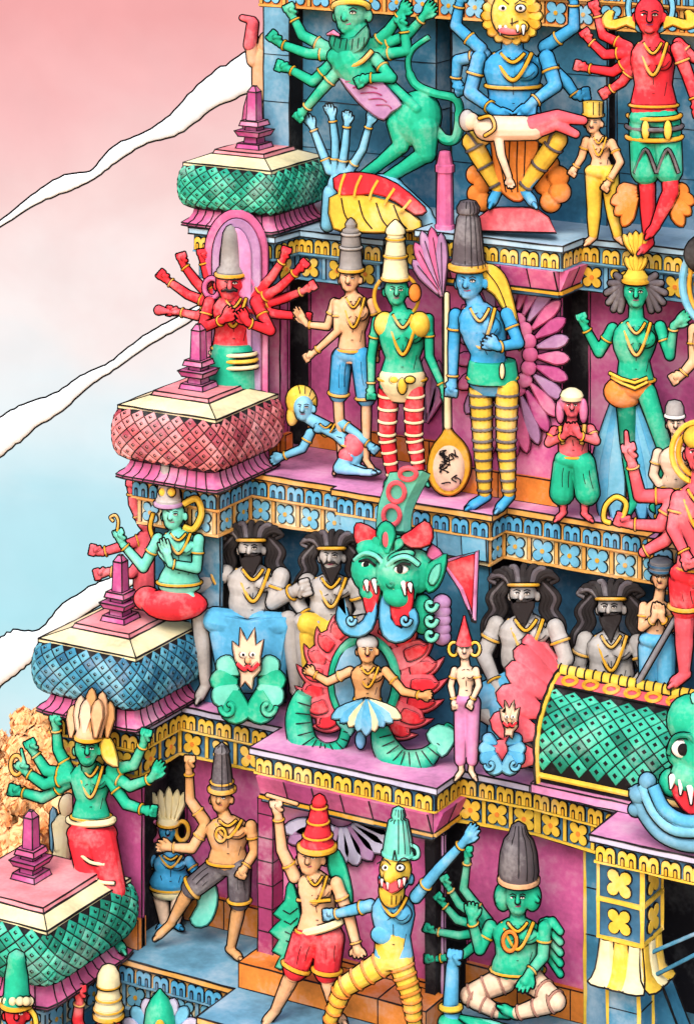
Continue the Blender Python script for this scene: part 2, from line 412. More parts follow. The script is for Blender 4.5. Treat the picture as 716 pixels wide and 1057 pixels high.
# ------------------------------------------------------------------ corner domes
def sqp(h, a, r, cx, cy, p=6):
    """point on a rounded square; a in 0..4 runs round it"""
    k = int(a) % 4; u = (a-int(a))*2-1; q = (1+abs(u)**p)**(1/p); x, y = -u/q*-1, -1/q
    for _ in range(k): x, y = -y, x
    return (cx+x*h, cy+y*h)
def lerp_prof(P, t):
    for i in range(len(P)-1):
        if t <= P[i+1][0]+1e-9:
            a, b = P[i], P[i+1]; k = (t-a[0])/(b[0]-a[0]); return a[1]+(b[1]-a[1])*k, a[2]+(b[2]-a[2])*k
    return P[-1][1], P[-1][2]
def cupola(cx, cy, zb, s, tm, label, zs=1.0, eave_m='rose', fin=True, ct=.235):
    R = Buf(); k = s/.42
    n = 32
    def rnd(h, z, p=6): return [V((*sqp(h, 4*j/n, 0, cx, cy, p), z)) for j in range(n)]
    # eave: flared band with ribs
    prof = [(.39, .0), (.43, .012), (.43, .03), (.39, .055), (.365, .095), (.355, .135), (.25, .137)]
    vs, fs = rings([rnd(h*k, zb+z, 14) for h, z in prof]); R.add((vs, fs), eave_m)
    for a in range(4):
        for j in range(1, 10):
            u = j/10+a
            pts = [V((*sqp((h+.003)*k, u, 0, cx, cy, 14), zb+z)) for h, z in prof[1:6]]
            R.add(tube(pts, .0048, 5), 'ink')
        for zi in (1, 2, 5):
            h, z = prof[zi]; pts = [V((*sqp((h+.002)*k, a+j/8*.999, 0, cx, cy, 14), zb+z)) for j in range(9)]
            R.add(tube(pts, .006, 5), 'ink')
    root = R.build('cupola', TOWER, label=label)
    # bulging tiled dome
    H = .395*zs; z0 = zb+.137
    P = [(0, .372, 0), (.1, .42, .02), (.25, .452, .08), (.45, .463, .17), (.65, .461, .26), (.82, .443, .335), (.93, .418, .375), (1, .388, .395)]
    sm = [(t, *lerp_prof(P, t)) for t in [i/24 for i in range(25)]]
    P2 = [(i/24, sum(sm[min(max(i+d, 0), 24)][1] for d in (-1, 0, 1))/3, sm[i][2]) for i in range(25)]
    def Sf(a, v):
        h, z = lerp_prof(P2, min(max(v, 0), 1)); x, y = sqp(h*k, a % 4, 0, cx, cy, 9); return V((x, y, z0+z*zs))
    D = Buf()
    prim = rings([[Sf(4*j/48, i/16) for j in range(48)] for i in range(17)])
    D.add(prim, 'ink'); D.add(shell(prim, FR, IW*1.2), 'ink')
    NU, NV = 8, 4
    rg = random.Random(label)
    def tile(a0, v0, hu, hv):
        c = Sf(a0, v0); e = .002
        nn = (Sf(a0+.01, v0)-Sf(a0-.01, v0)).cross(Sf(a0, min(v0+.01, 1))-Sf(a0, max(v0-.01, 0)))
        if nn.length < 1e-9: return
        nn.normalize()
        if nn.dot(c-V((cx, cy, z0+.2))) < 0: nn = -nn
        def ringq(sc, d): return [Sf(a0+du*hu*sc, v0+dv*hv*sc)+nn*d for du, dv in ((1, 0), (0, 1), (-1, 0), (0, -1))]
        r0, r1, r2 = ringq(1, -.004), ringq(.97, .004), ringq(.66, .009)
        m = tm[rg.choice((0, 0, 1, 1, 2))]
        D.add(rings([r0, r1, r2]), m)
        q = ringq(.30, .0115); D.add((q+[p-nn*.004 for p in q], [(0, 1, 2, 3), (0, 4, 5, 1), (1, 5, 6, 2), (2, 6, 7, 3), (3, 7, 4, 0)]), 'ink')
        q = [p+nn*.001 for p in ringq(.26, .012)]; c2 = sum(q, V((0, 0, 0)))/4
        D.add(([q[1], q[0], c2+(q[0]-q[2])*.02], [(0, 1, 2)]), tm[1])
    for a in range(4):
        for i in range(NU):
            for j in range(NV+1):
                for (ou, ov) in ((0, 0), (.5, .5)):
                    uu = (i+.5+ou)/NU; vv = .03+(j+ov)/NV*.96
                    if uu > .999 and ou: uu = 1.0
                    if vv > .97 or vv < .04: continue
                    tile(a+uu, vv, .5/NU*.91, .5/NV*.94*.91)
    D.build('tiled_dome', root)
    zt = z0+H
    C = Buf()
    def sq(h0, h1, za, zb_, m):
        v = [(cx+sx*h, cy+sy*h, z) for h, z in ((h0, za), (h1, zb_)) for sx, sy in ((-1, -1), (1, -1), (1, 1), (-1, 1))]
        C.add((v, [(3, 2, 1, 0), (4, 5, 6, 7), (0, 1, 5, 4), (1, 2, 6, 5), (2, 3, 7, 6), (3, 0, 4, 7)]), m)
        for i in range(4):
            C.add(bar(v[i], v[(i+1) % 4], .005), 'ink'); C.add(bar(v[4+i], v[4+(i+1) % 4], .005), 'ink'); C.add(bar(v[i], v[4+i], .005), 'ink')
    sq(.402*k, .402*k, zt-.02, zt+.004, 'cream'); sq(.398*k, ct*k+.01, zt+.0045, zt+.058, 'cream'); sq(ct*k, ct*k-.012, zt+.0585, zt+.086, 'capink')
    C.build('cap_slab', root, smooth=False)
    Fn = Buf(); zz = zt+.088
    if fin:
        C2 = C; C = Fn
        sq(.098, .088, zz, zz+.035, 'magenta'); sq(.055, .05, zz+.0355, zz+.085, 'magenta')
        sq(.085, .105, zz+.0855, zz+.125, 'magenta'); sq(.05, .045, zz+.1255, zz+.16, 'magenta')
        sq(.08, .07, zz+.1605, zz+.195, 'rose'); sq(.042, .036, zz+.1955, zz+.40, 'magenta'); sq(.036, .012, zz+.4005, zz+.44, 'rose')
        Fn.build('finial', root, smooth=False)
    return root
cupola(-.985, .38, Z[4]-.17, .385, ('tile', 'tile2', 'tile3'), 'topmost corner dome, green tiles', .80)
cupola(-.975, -.37, Z[3], .42, ('rtile', 'rtile2', 'rtile3'), 'dusty red tiled corner dome below the topmost green one', .92)
cupola(-1.335, -.80, Z[2], .42, ('btile', 'btile2', 'btile3'), 'blue tiled corner dome', .92)
cupola(-1.535, -1.56, Z[1], .50, ('tile', 'tile2', 'tile3'), 'lowest corner dome, green tiles, nearest the viewer', .95, ct=.31)

E0 = [(-2.5, 3), (-2.5, -2.6), (R5, -2.6), (R5, 4)]
B = Buf(); slab(B, E0, -4.46, -4.38, 'ochre', 'ledgeblue'); B.build('ledge', TOWER, smooth=False)
def pillar(x0, y0, x1, y1, z0, z1, m, blk=.0, name='pillar', edge=None):
    P = Buf(); ibox(P, (x0, y0, z0), (x1, y1, z1), m)
    if blk:
        z = z0+blk
        while z < z1-.04:
            P.add(bar((x0, y0-.001, z), (x1, y0-.001, z), .004), 'ink'); P.add(bar((x1+.001, y0, z), (x1+.001, y1, z), .004), 'ink'); z += blk
    if edge:
        for (x, y) in ((x0, y0), (x1, y0), (x1, y1)): P.add(bar((x, y, z0), (x, y, z1), .013), edge)
    return P.build(name, TOWER, smooth=False)
pillar(-.145, -.93, -.03, -.803, Z[1], Z[2]-HE-.002, 'magdk', .155)
K = Buf()
for j in range(4): ibox(K, (-.17+j*.35, -1.13, Z[1]+.001), (-.17+(j+1)*.35-.001, -.852, Z[1]+.165), 'orange')
K.build('plinth', TOWER, smooth=False)
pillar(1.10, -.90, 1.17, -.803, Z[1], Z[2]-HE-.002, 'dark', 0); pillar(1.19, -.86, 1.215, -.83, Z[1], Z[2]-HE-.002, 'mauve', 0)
pillar(2.04, -.50, 2.29, -.423, Z[1], Z[2]-HE-.002, 'wallblue', .3, edge='yellow')
zc_ = Z[2]-ST-HA
# carved capital under the right corner
for i, (x0, y0, x1, y1, a, b_) in enumerate(((2.43, -1.13, 2.72, -.84, zc_-.235, zc_-.003), (2.43, -1.13, 2.72, -.84, zc_-.47, zc_-.239))):
    K = Buf(); ibox(K, (x0, y0, a), (x1, y1, b_), 'navy')
    for O, u, n in ((V((x0, y0, a)), V((1, 0, 0)), V((0, -1, 0))), (V((x1, y0, a)), V((0, 1, 0)), V((1, 0, 0)))):
        L_ = x1-x0; h_ = b_-a
        for q0, q1 in (((0, 0), (L_, 0)), ((0, h_), (L_, h_)), ((0, 0), (0, h_)), ((L_, 0), (L_, h_))): K.add(bar(O+u*q0[0]+UP*q0[1]+n*.006, O+u*q1[0]+UP*q1[1]+n*.006, .013), 'yellow')
        iplate(K, quatre(.095), O+u*L_*.5+UP*h_*.5, u, UP, n, 0, .016, 'yellow', .0065)
    K.build('capital_block', TOWER, smooth=False)
zp_ = zc_; zc_ = zc_-.245
K = Buf()
for O, u, n in ((V((2.43, -1.13, 0)), V((1, 0, 0)), V((0, -1, 0))), (V((2.72, -1.13, 0)), V((0, 1, 0)), V((1, 0, 0)))):
    for j in range(3):
        c = .29*(j+.5)/3; zt_ = zc_-.24
        prof = [(.0, .0), (-.10, .004), (-.19, .018), (-.235, .05), (-.25, .085)]
        R_ = [[O+u*(c+sx*.046*(1+k*.25))+UP*(zt_+dz)+n*(o+e) for sx, e in ((-1, -.02), (-.6, .012), (0, .02), (.6, .012), (1, -.02))] for k, (dz, o) in enumerate(prof)]
        v = [p for r in R_ for p in r]; f = [(i*5+q, i*5+q+1, i*5+q+6, i*5+q+5) for i in range(4) for q in range(4)]
        K.add((v, f), 'cream' if (j+int(n.x)) % 2 == 0 else 'yellow')
        for q in (0, 4): K.add(tube([r[q]+n*.004 for r in R_], .006, 5), 'ink')
        K.add(tube([R_[-1][q] for q in range(5)], .006, 5), 'ink')
ibox(K, (2.45, -1.11, zc_-.32), (2.70, -.86, zc_-.228), 'gold')
K.build('capital_petals', TOWER)
pillar(2.47, -1.09, 2.68, -.88, -4.38, zc_-.32, 'wallblue', .33, edge='yellow')
# sloping cheek wall and struts beside the dark gateway
K = Buf(); v = []
for y in (-.70, -.56): v += [(2.38, y, -1.80), (2.40, y, -1.80), (3.58, y, -4.38), (2.34, y, -4.38), (2.34, y, -1.95)]
K.add(rings([[V(p) for p in v[:5]], [V(p) for p in v[5:]]]), 'wallblue'); K.add(bar(v[1], v[2], .008), 'ink'); K.add(bar(v[6], v[7], .008), 'ink')
for j in range(1, 8): K.add(bar((2.35, -.702, -1.8-.3*j), (2.40+.457*.3*j, -.702, -1.8-.3*j), .004), 'ink')
K.build('cheek_wall', TOWER, smooth=False)
for dz in (0, -.17):
    K = Buf(); K.add(tube([(2.70, -1.0, zc_-.33+dz*.9), (3.5, -1.0, zc_+.16+dz*.5)], .012, 8), 'wallblue'); K.add(tube([(2.70, -1.0, zc_-.33+dz*.9-.004), (3.5, -1.0, zc_+.156+dz*.5)], .010, 6), 'ink'); K.build('strut', TOWER)
# ------------------------------------------------------------------ statue kit (pixel-sized limbs, real depth)
STATUES = 'painted statues standing on the ledges'
class Fig:
    def __init__(s, name, label, base, z=None, y=None, d=None, cat='statue', group=STATUES, wall=False, yaw=.42, hip=None):
        if z is not None and y is not None:
            # stand at depth y on the floor z: legs reach the floor there
            p0 = at_y(*base, y); dd = dist(p0); row = HY+FPX*(CAM.z-z)/dd; s.map = (hip, (row-hip)/(base[1]-hip)); p = at_y(base[0], row, y)
        else:
            s.map = None; p = at_z(*base, z) if y is None and d is None else (at_y(*base, y) if y is not None else at_d(*base, d))
        s.wall = y if wall else None; s.yaw = yaw; s.x0 = base[0]
        s.d0 = dist(p); s.k = s.d0/FPX; s.root = empty(name, p, label, cat, group)
        s.b = []; s.front = (CAM-p).normalized(); s.sh = None; s.iw = IW*1.0
    def P(s, x, y, d=0):
        if s.map and y > s.map[0]: y = s.map[0]+(y-s.map[0])*s.map[1]
        if s.wall is not None: return at_y(x, y, s.wall)+s.front*(d*s.k)
        return at_d(x, y, s.d0-(d+s.yaw*(x-s.x0))*s.k)
    def pt(s, q): return s.P(*q)
    # ---- shapes
    def cone(s, a, b, r0, r1, n=12): return cone(s.pt(a), s.pt(b), r0*s.k, r1*s.k, n)
    def ell(s, c, ra, rb, rc, rot=0, n=16, m=10):
        A = RT*cos(rot)+UP*sin(rot); Bv = UP*cos(rot)-RT*sin(rot)
        return ell(s.pt(c), ra*s.k, rb*s.k, rc*s.k, A, Bv, -FW, n, m)
    def limb(s, pts, rs): return [s.cone(pts[i], pts[i+1], rs[i], rs[i+1]) for i in range(len(pts)-1)]
    def tube(s, pts, r, n=7, closed=False):
        rr = [x*s.k for x in r] if isinstance(r, (list, tuple)) else r*s.k
        return tube([s.pt(p) for p in pts], rr, n, closed)
    def sp(s, pts, k=6, closed=False):
        return [tuple(p) for p in spline([V((*p, 0)) if len(p) == 2 else V(p) for p in pts], k, closed)]
    def revolve(s, x, y, prof, d=0, n=20, lean=0, flat=1.0):
        R = []
        for h, r in prof:
            c = s.P(x+lean*h, y-h, d); R.append([c+(RT*cos(2*pi*j/n)+FW*sin(2*pi*j/n)*flat)*max(r, .05)*s.k for j in range(n)])
        return rings(R)
    def puff(s, poly, d0, d1, sm=0):
        """pixel outline with a real, cushioned thickness"""
        if sm: poly = [(p[0], p[1]) for p in s.sp(poly, sm, True)]
        n = len(poly); cx = sum(p[0] for p in poly)/n; cy = sum(p[1] for p in poly)/n
        q = grow(poly, -min(1.6, (d1-d0)*.35))
        r0 = [s.P(p[0], p[1], d0) for p in poly]; r1 = [s.P(p[0], p[1], d0+(d1-d0)*.55) for p in poly]; r2 = [s.P(p[0], p[1], d1) for p in q]
        return rings([r0, r1, r2])
    def petal(s, a, b, w, d0, d1, tip=.62):
        ax, ay = a; bx, by = b; L = sqrt((bx-ax)**2+(by-ay)**2) or 1; ux, uy = (bx-ax)/L, (by-ay)/L; o = []
        for t, h in ((0, .25), (.25, .62), (.5, .92), (tip, 1), (.82, .82), (.94, .45), (1, 0)): o.append((t*L, h*w/2))
        o2 = o+[(t, -h) for t, h in o[-2::-1]]
        return s.puff([(ax+ux*t-uy*h, ay+uy*t+ux*h) for t, h in o2], d0, d1)
    # ---- parts
    def part(s, name, m, prims, label=None, ink=True, re=False, parent=None, vox=.9, smooth=True, iw=None, extra=()):
        B = Buf(); prims = prims if isinstance(prims, list) else [prims]
        if re: B.add(remesh(merge(prims), vox*s.k, 3), m)
        else:
            for i, p in enumerate(prims): B.add(p, m if isinstance(m, str) else m[i % len(m)])
        if ink:
            for p in prims: B.add(shell(p, s.front, iw or s.iw), 'ink')
        for st in extra: B.add(s.tube(st, .45, 5), 'ink')
        return B.build(name, parent or s.root, smooth, label)
    def lines(s, name, strokes, r=.55, m='ink', parent=None):
        B = Buf()
        for st in strokes: B.add(s.tube(st, r, 5), m)
        return B.build(name, parent or s.root)
    def multi(s, name, items, label=None, ink=True, parent=None):
        """one part in several colours: [(mat, prim), ...]"""
        B = Buf()
        for m, p in items:
            B.add(p, m)
            if ink and m != 'ink': B.add(shell(p, s.front, s.iw), 'ink')
        return B.build(name, parent or s.root, True, label)
    # ---- anatomy
    def torso(s, sh, hip, ww=None, hw=None, fat=0, bow=0, d=0, dh=None):
        (xl, yl, xr, yr), (hl, hyl, hr, hyr) = sh, hip; dh = d if dh is None else dh
        cx, cy, hx, hy = (xl+xr)/2, (yl+yr)/2, (hl+hr)/2, (hyl+hyr)/2
        SW = max((xr-xl)/2, 4); HW = hw or max((hr-hl)/2+SW*.22, SW*.62); ww = ww or SW*.68
        T = [(-.1, SW*.36, SW*.34), (.0, SW*.74, SW*.46), (.1, SW*.92, SW*.54), (.26, SW*.97, SW*.60), (.42, SW*.88, SW*.56), (.62, ww, SW*.50+fat), (.78, (ww+HW)/2+fat*.3, SW*.52+fat), (.94, HW, SW*.56+fat*.4), (1.06, HW*.95, SW*.5), (1.16, HW*.6, SW*.36)]
        R = []; s.tor = []
        for t, ra, rb in T:
            x = cx+(hx-cx)*t+bow*sin(pi*max(0, min(1, t))); y = cy+(hy-cy)*t; dd = d+(dh-d)*t
            c = s.P(x, y, dd); R.append([c+RT*cos(2*pi*j/18)*ra*s.k+FW*sin(2*pi*j/18)*rb*s.k for j in range(18)])
            s.tor.append((y, x, ra, rb, dd))
        s.b.append(rings(R)); s.SW = SW; s.sh = sh; s.hip = hip; s.cx = cx; s.cy = cy; s.hx = hx; s.hy = hy
        u = SW*.2
        for sx in (-1, 1):       # chest muscles and navel hint
            s.b.append(s.ell((cx+sx*SW*.42, cy+(hy-cy)*.24, d+SW*.34), SW*.42, (hy-cy)*.15, SW*.30))
    def on(s, x, y, e=.8):
        """depth of the chest surface under a pixel"""
        T = s.tor; best = T[-1]
        if y <= T[0][0]: q = T[0]
        else:
            q = T[-1]
            for i in range(len(T)-1):
                if T[i][0] <= y <= T[i+1][0]:
                    k = (y-T[i][0])/max(1e-6, T[i+1][0]-T[i][0]); q = [T[i][j]+(T[i+1][j]-T[i][j])*k for j in range(5)]; break
        u = min(.96, abs(x-q[1])/max(q[2], .1)); return (x, y, q[4]+q[3]*sqrt(1-u*u)*1.13+e)
    def headup(s, x, y, r, look=0, d=0, face=True, skin=None, neck=True, ears=True, long=1.28, beard=False):
        s.hd = (x, y, r, d); d = d+0
        if neck and s.sh: s.b.append(s.cone((x, y+r*.7, d-r*.1), (s.cx, s.cy+r*.3, 0), r*.52, r*.66))
        s.b += [s.ell((x, y-r*.12, d), r, r*long*.9, r*1.05), s.ell((x+look*r*.16, y+r*.5, d+r*.14), r*.74, r*.82, r*.84)]
        fx = x+look*r*.5; fd = d+r*1.0*sqrt(max(.1, 1-(look*.45)**2))
        s.b += [s.cone((fx, y-r*.22, fd-.02*r), (fx+look*r*.12, y+r*.26, fd+r*.20), r*.10, r*.17), s.ell((fx, y+r*.62, fd-r*.16), r*.26, r*.10, r*.12), s.ell((fx, y+r*.98, fd-r*.26), r*.3, r*.2, r*.2)]
        if ears:
            for sx in (-1, 1):
                if sx*look < .75: s.b.append(s.ell((x+sx*r*1.0-look*r*.15, y+r*.12, d-r*.1), r*.20, r*.36, r*.16))
        if face:
            def sk(px_, py_, o=0):
                u = (px_-x)/r; v = (py_-(y-r*.12))/(r*long*.9); return (px_, py_, d+r*1.05*sqrt(max(.08, 1-u*u-v*v))+o)
            fx = x+look*r*.38
            for sx in (-1, 1):
                ex = fx+sx*r*.38; w = r*.2; yb = y-r*.34; ye = y-r*.08; t_ = max(.3, r*.042)
                it = [('ink', s.tube([sk(ex-w*1.25, yb+r*.06, .12*r), sk(ex, yb-r*.05, .12*r), sk(ex+w*1.25, yb+r*.06, .12*r)], t_*1.1, 5))]
                q = sk(ex, ye, -r*.02); it.append(('white', s.ell(q, w*1.0, r*.09, r*.11, n=12, m=6)))
                it.append(('ink', s.tube([sk(ex-w*1.05, ye, .07*r), sk(ex-w*.4, ye-r*.10, .10*r), sk(ex+w*.4, ye-r*.10, .10*r), sk(ex+w*1.05, ye, .07*r)], t_*1.15, 5)))
                it.append(('ink', s.ell((ex+look*r*.05, ye-r*.01, q[2]+r*.085), r*.075, r*.08, r*.05, n=8, m=6)))
                s.multi('eye', it, ink=False)
            s.lines('nose_line', [[(fx-r*.13, y-r*.26, fd+r*.02), (fx-r*.15, y+r*.1, fd+r*.16), (fx-r*.20, y+r*.32, fd+r*.16), (fx+r*.08, y+r*.40, fd+r*.2)]], max(.28, r*.036))
            s.part('mouth', 'magdk', s.tube([(fx-r*.24, y+r*.6, fd-r*.02), (fx, y+r*.63, fd+r*.03), (fx+r*.24, y+r*.58, fd-r*.02)], max(.3, r*.05), 5), ink=False)
    def hand(s, w, e, r, style='fist', side=1):
        """palm, four fingers of unequal length and a thumb from the palm's side"""
        w = V(w if len(w) == 3 else (*w, 0)); e = V(e if len(e) == 3 else (*e, 0)); u = (e-w); L = max(u.length, 1); u /= L
        v = V((-u.y, u.x, 0)); v = v.normalized() if v.length > .1 else V((1, 0, 0)); v *= side
        o = []
        if style == 'fist':
            c = w+u*L*.5; o.append(s.cone(tuple(w+u*L*.25), tuple(w+u*L*.62), r*.85, r*1.0))
            for i in range(4):
                q = c+v*r*(i-1.5)*.55+u*L*.12+V((0, 0, r*.35)); o.append(s.cone(tuple(q+V((0, 0, r*.35))), tuple(q+u*r*.75+V((0, 0, -r*.25))), r*.34, r*.32, 8))
            o.append(s.cone(tuple(w+u*L*.3+v*r*.8+V((0, 0, r*.4))), tuple(c+u*L*.05+v*r*.1+V((0, 0, r*1.05))), r*.34, r*.28, 8))
        else:
            pl = .46; o.append(s.cone(tuple(w), tuple(w+u*L*pl), r*.72, r*.82))
            for i, fl in enumerate((.44, .54, .56, .46)):
                a = w+u*L*(pl-.04)+v*r*(1.5-i)*.5; m_ = a+u*L*fl*.55+v*r*(1.5-i)*.12; t = a+u*L*fl+v*r*(1.5-i)*.16+V((0, 0, r*.35))
                o += [s.cone(tuple(a), tuple(m_), r*.30, r*.27, 8), s.cone(tuple(m_), tuple(t), r*.27, r*.2, 8)]
            a = w+u*L*.12+v*r*.6; o += [s.cone(tuple(a), tuple(a+u*L*.26+v*r*.75), r*.34, r*.28, 8), s.cone(tuple(a+u*L*.26+v*r*.75), tuple(a+u*L*.46+v*r*.95), r*.28, r*.2, 8)]
        s.b += o
    def arm(s, pts, r, style='fist', bands='gold', hl=None, side=1, taper=.66):
        """shoulder, elbow, wrist [, fingertip]"""
        pts = [p if len(p) == 3 else (*p, 0) for p in pts]
        a, b, c = pts[:3]; r = r*.88; s.b += [s.cone(a, b, r, r*.84), s.cone(b, c, r*.86, r*taper)]
        m_ = tuple(V(a)*.6+V(b)*.4); s.b.append(s.ell(m_, r*1.04, r*1.04, r*1.04))
        if len(pts) > 3: e = pts[3]
        else:
            u = (V(c)-V(b)).normalized(); e = tuple(V(c)+u*(hl or r*2.3))
        if style: s.hand(c, e, r*.88, style, side)
        if bands:
            s.band(a, b, .45, r*1.0, bands, 'armband'); s.band(b, c, .88, r*.78, bands, 'bracelet')
    def band(s, a, b, t, r, m='gold', name='armband', th=None):
        A, B_ = s.pt(a), s.pt(b); c = A.lerp(B_, t); u, w = frame(B_-A)
        rr = r*s.k*1.06; n = 14; pts = [c+(u*cos(2*pi*j/n)+w*sin(2*pi*j/n))*rr for j in range(n)]
        pr = tube(pts, (th or max(.85, r*.15))*s.k, 6, True); B = Buf(); B.add(pr, m); B.add(shell(pr, s.front, s.iw*.75), 'ink'); return B.build(name, s.root)
    def leg(s, pts, r, bare=True, foot=None, fl=None):
        """hip, knee, ankle, toe"""
        pts = [p if len(p) == 3 else (*p, 0) for p in pts]; a, b, c, e = pts
        cb = tuple(V(b)*.68+V(c)*.32)
        s.b += [s.cone(a, b, r, r*.74), s.cone(b, cb, r*.72, r*.70), s.cone(cb, c, r*.70, r*.42)]
        u = V(e)-V(c); h = tuple(V(c)-u*.12+V((0, r*.08, 0)))
        s.b += [s.cone(h, tuple(V(c)+u*.7), r*.42, r*.42), s.cone(tuple(V(c)+u*.6), e, r*.44, r*.26)]
        v = V((u.y, -u.x, 0)); v = v.normalized() if v.length else V((0, 1, 0))
        for i in range(3): q = V(c)+u*.92+V((0, 0, (i-1)*r*.34)); s.b.append(s.cone(tuple(q), tuple(q+u.normalized()*r*.34), r*.17, r*.14, 6))
    def necklace(s, depth=.55, w=.62, m='gold', r=None, x=None):
        r = r or max(.95, s.SW*.065); h = s.hy-s.cy
        for q, (dp, ww) in enumerate(((depth, w), (depth*.32, w*.62))):
            pts = []
            for j in range(17):
                t = j/16*2-1; y = s.cy-h*.03+h*dp*(1-abs(t)**2.3); pts.append(s.on(s.cx+s.SW*ww*t*(.55+.45*abs(t)), y, r*.6))
            s.part('necklace', m, s.tube(pts, r*(1, .8)[q], 6))
    def belt(s, y=None, m='gold', r=1.3, g=1.04, name='belt'):
        y = y or s.hy-(s.hy-s.cy)*.06; q = min(s.tor, key=lambda t: abs(t[0]-y)); n = 20
        c = s.P(s.hx if abs(y-s.hy) < 20 else q[1], y, q[4]); pr = tube([c+(RT*cos(2*pi*j/n)*q[2]+FW*sin(2*pi*j/n)*q[3])*g*s.k for j in range(n)], r*s.k, 6, True)
        return s.part(name, m, pr)
    def body_marks(s, nip=True):
        h = s.hy-s.cy; st = [[s.on(s.hx*.75+s.cx*.25-1.2, s.cy+h*.76, .2), s.on(s.hx*.75+s.cx*.25+1.2, s.cy+h*.76, .2)]]
        for sx in (-1, 1): st.append([s.on(s.cx+sx*s.SW*(.12+.62*t), s.cy+h*(.36-.10*(t-.4)**2*3), .9) for t in (0, .25, .5, .75, 1)])
        for sx in (-1, 1):
            st.append([s.on(s.cx+sx*s.SW*(.08+.30*t), s.cy+h*(.03+.035*t), .5) for t in (0, .5, 1)])
            st.append([s.on(s.hx+sx*s.SW*(.58-.12*t), s.cy+h*(.58+.22*t), .5) for t in (0, .5, 1)])
        st.append([s.on(s.cx*(1-t*.6)+s.hx*t*.6, s.cy+h*(.42+.2*t), .5) for t in (0, .5, 1)])
        return st
    def crown(s, x, y, prof, m, band='gold', ribs=0, name='crown', bh=3.2, d=0, lean=0, bands=(), label=None):
        pr = s.revolve(x, y, [(0, prof[0][1]*.8)]+prof, d, lean=lean); o = s.part(name, m, pr, label)
        r0 = prof[0][1]; n = 20
        def ringt(h, r, t, mm, nm):
            c = s.P(x+lean*h, y-h, d); q = tube([c+(RT*cos(2*pi*j/n)+FW*sin(2*pi*j/n))*r*s.k for j in range(n)], t*s.k, 6, True); s.part(nm, mm, q, parent=o)
        if band: ringt(bh*.3, r0*1.0, bh*.5, band, 'crown_band')
        for h, r, mm in bands: ringt(h, r, 1.1, mm, 'crown_ring')
        if ribs:
            st = []
            for j in range(ribs):
                t = pi*(j+.5)/ribs; st.append([(x+lean*h-cos(t)*r*1.01, y-h, d+sin(t)*r*1.02) for h, r in prof[:-1]])
            s.lines('crown_rib', st, .55, parent=o)
        return o
    def done(s, skin, name='body', vox=.85, marks=True):
        B = Buf(); B.add(remesh(merge(s.b), vox*s.k, 3), skin)
        for p in s.b: B.add(shell(p, s.front, s.iw), 'ink')
        if marks and s.sh:
            for st in s.body_marks(): B.add(s.tube(st, .42, 5), 'ink')
        B.build(name, s.root)
        return s

def shorts(f, m, legs, fr, r, hw=None, name='shorts', hem='gold', end=1.05):
    """legs: list of (hip, knee) with fr the share of the thigh covered"""
    r = r*1.07; ex = []; rg = random.Random(name+str(f.hx))
    pr = [f.ell((f.hx, f.hy+r*.1, 0), (hw or (f.hip[2]-f.hip[0])/2+r*.95), r*1.05, r*1.15)]
    for a, b in legs:
        a = a if len(a) == 3 else (*a, 0); b = b if len(b) == 3 else (*b, 0)
        e = tuple(V(a)+(V(b)-V(a))*fr); pr.append(f.cone(a, e, r*1.18, r*end))
        if hem: f.band(a, e, 1.0, r*end*1.02, hem, 'hem')
        A_, E_ = V(a), V(e)
        for q in (-.55, .05, .6):      # drawn folds
            t0, t1 = rg.uniform(.1, .4), rg.uniform(.65, .92); u = V((-(E_-A_).y, (E_-A_).x, 0)).normalized()
            ex.append([tuple(A_+(E_-A_)*t+u*r*(q+.12*sin(4*t))*1.05+V((0, 0, r*(1.18+(end-1.18)*t)*sqrt(1-q*q)*1.0))) for t in (t0, (t0*2+t1)/3, (t0+t1*2)/3, t1)])
    return f.part(name, m, pr, re=True, extra=ex)
def stripes(f, a, b, r0, r1, n, m='dgray', t0=.1, t1=.95, name='leg_stripe', th=1.4):
    """painted hoops round a limb, one mesh"""
    B = Buf()
    for i in range(n):
        t = t0+(t1-t0)*i/max(1, n-1); r = (r0+(r1-r0)*t)*1.0
        A, B_ = f.pt(a), f.pt(b); c = A.lerp(B_, t); u, w = frame(B_-A)
        pr = tube([c+(u*cos(2*pi*j/14)+w*sin(2*pi*j/14))*r*f.k for j in range(14)], th*f.k, 6, True); B.add(pr, m); B.add(shell(pr, f.front, f.iw*.6), 'ink')
    return B.build(name, f.root)
def leggings(f, m, legs, r, stripe=None, ns=5, name='leggings', pelvis=True):
    r = r*.98
    pr = [f.ell((f.hx, f.hy, 0), (f.hip[2]-f.hip[0])/2+r*.96, r*1.0, r*1.25)] if pelvis else []
    for q in legs:
        q = [p if len(p) == 3 else (*p, 0) for p in q]; a, b, c = q[:3]; cb = tuple(V(b)*.68+V(c)*.32)
        pr += [f.cone(a, b, r*1.12, r*.86), f.cone(b, cb, r*.84, r*.82), f.cone(cb, c, r*.82, r*.55)]
        if stripe:
            stripes(f, a, b, r*1.12, r*.90, ns, stripe); stripes(f, b, c, r*.90, r*.58, ns, stripe, t0=.12)
    return f.part(name, m, pr, re=True)
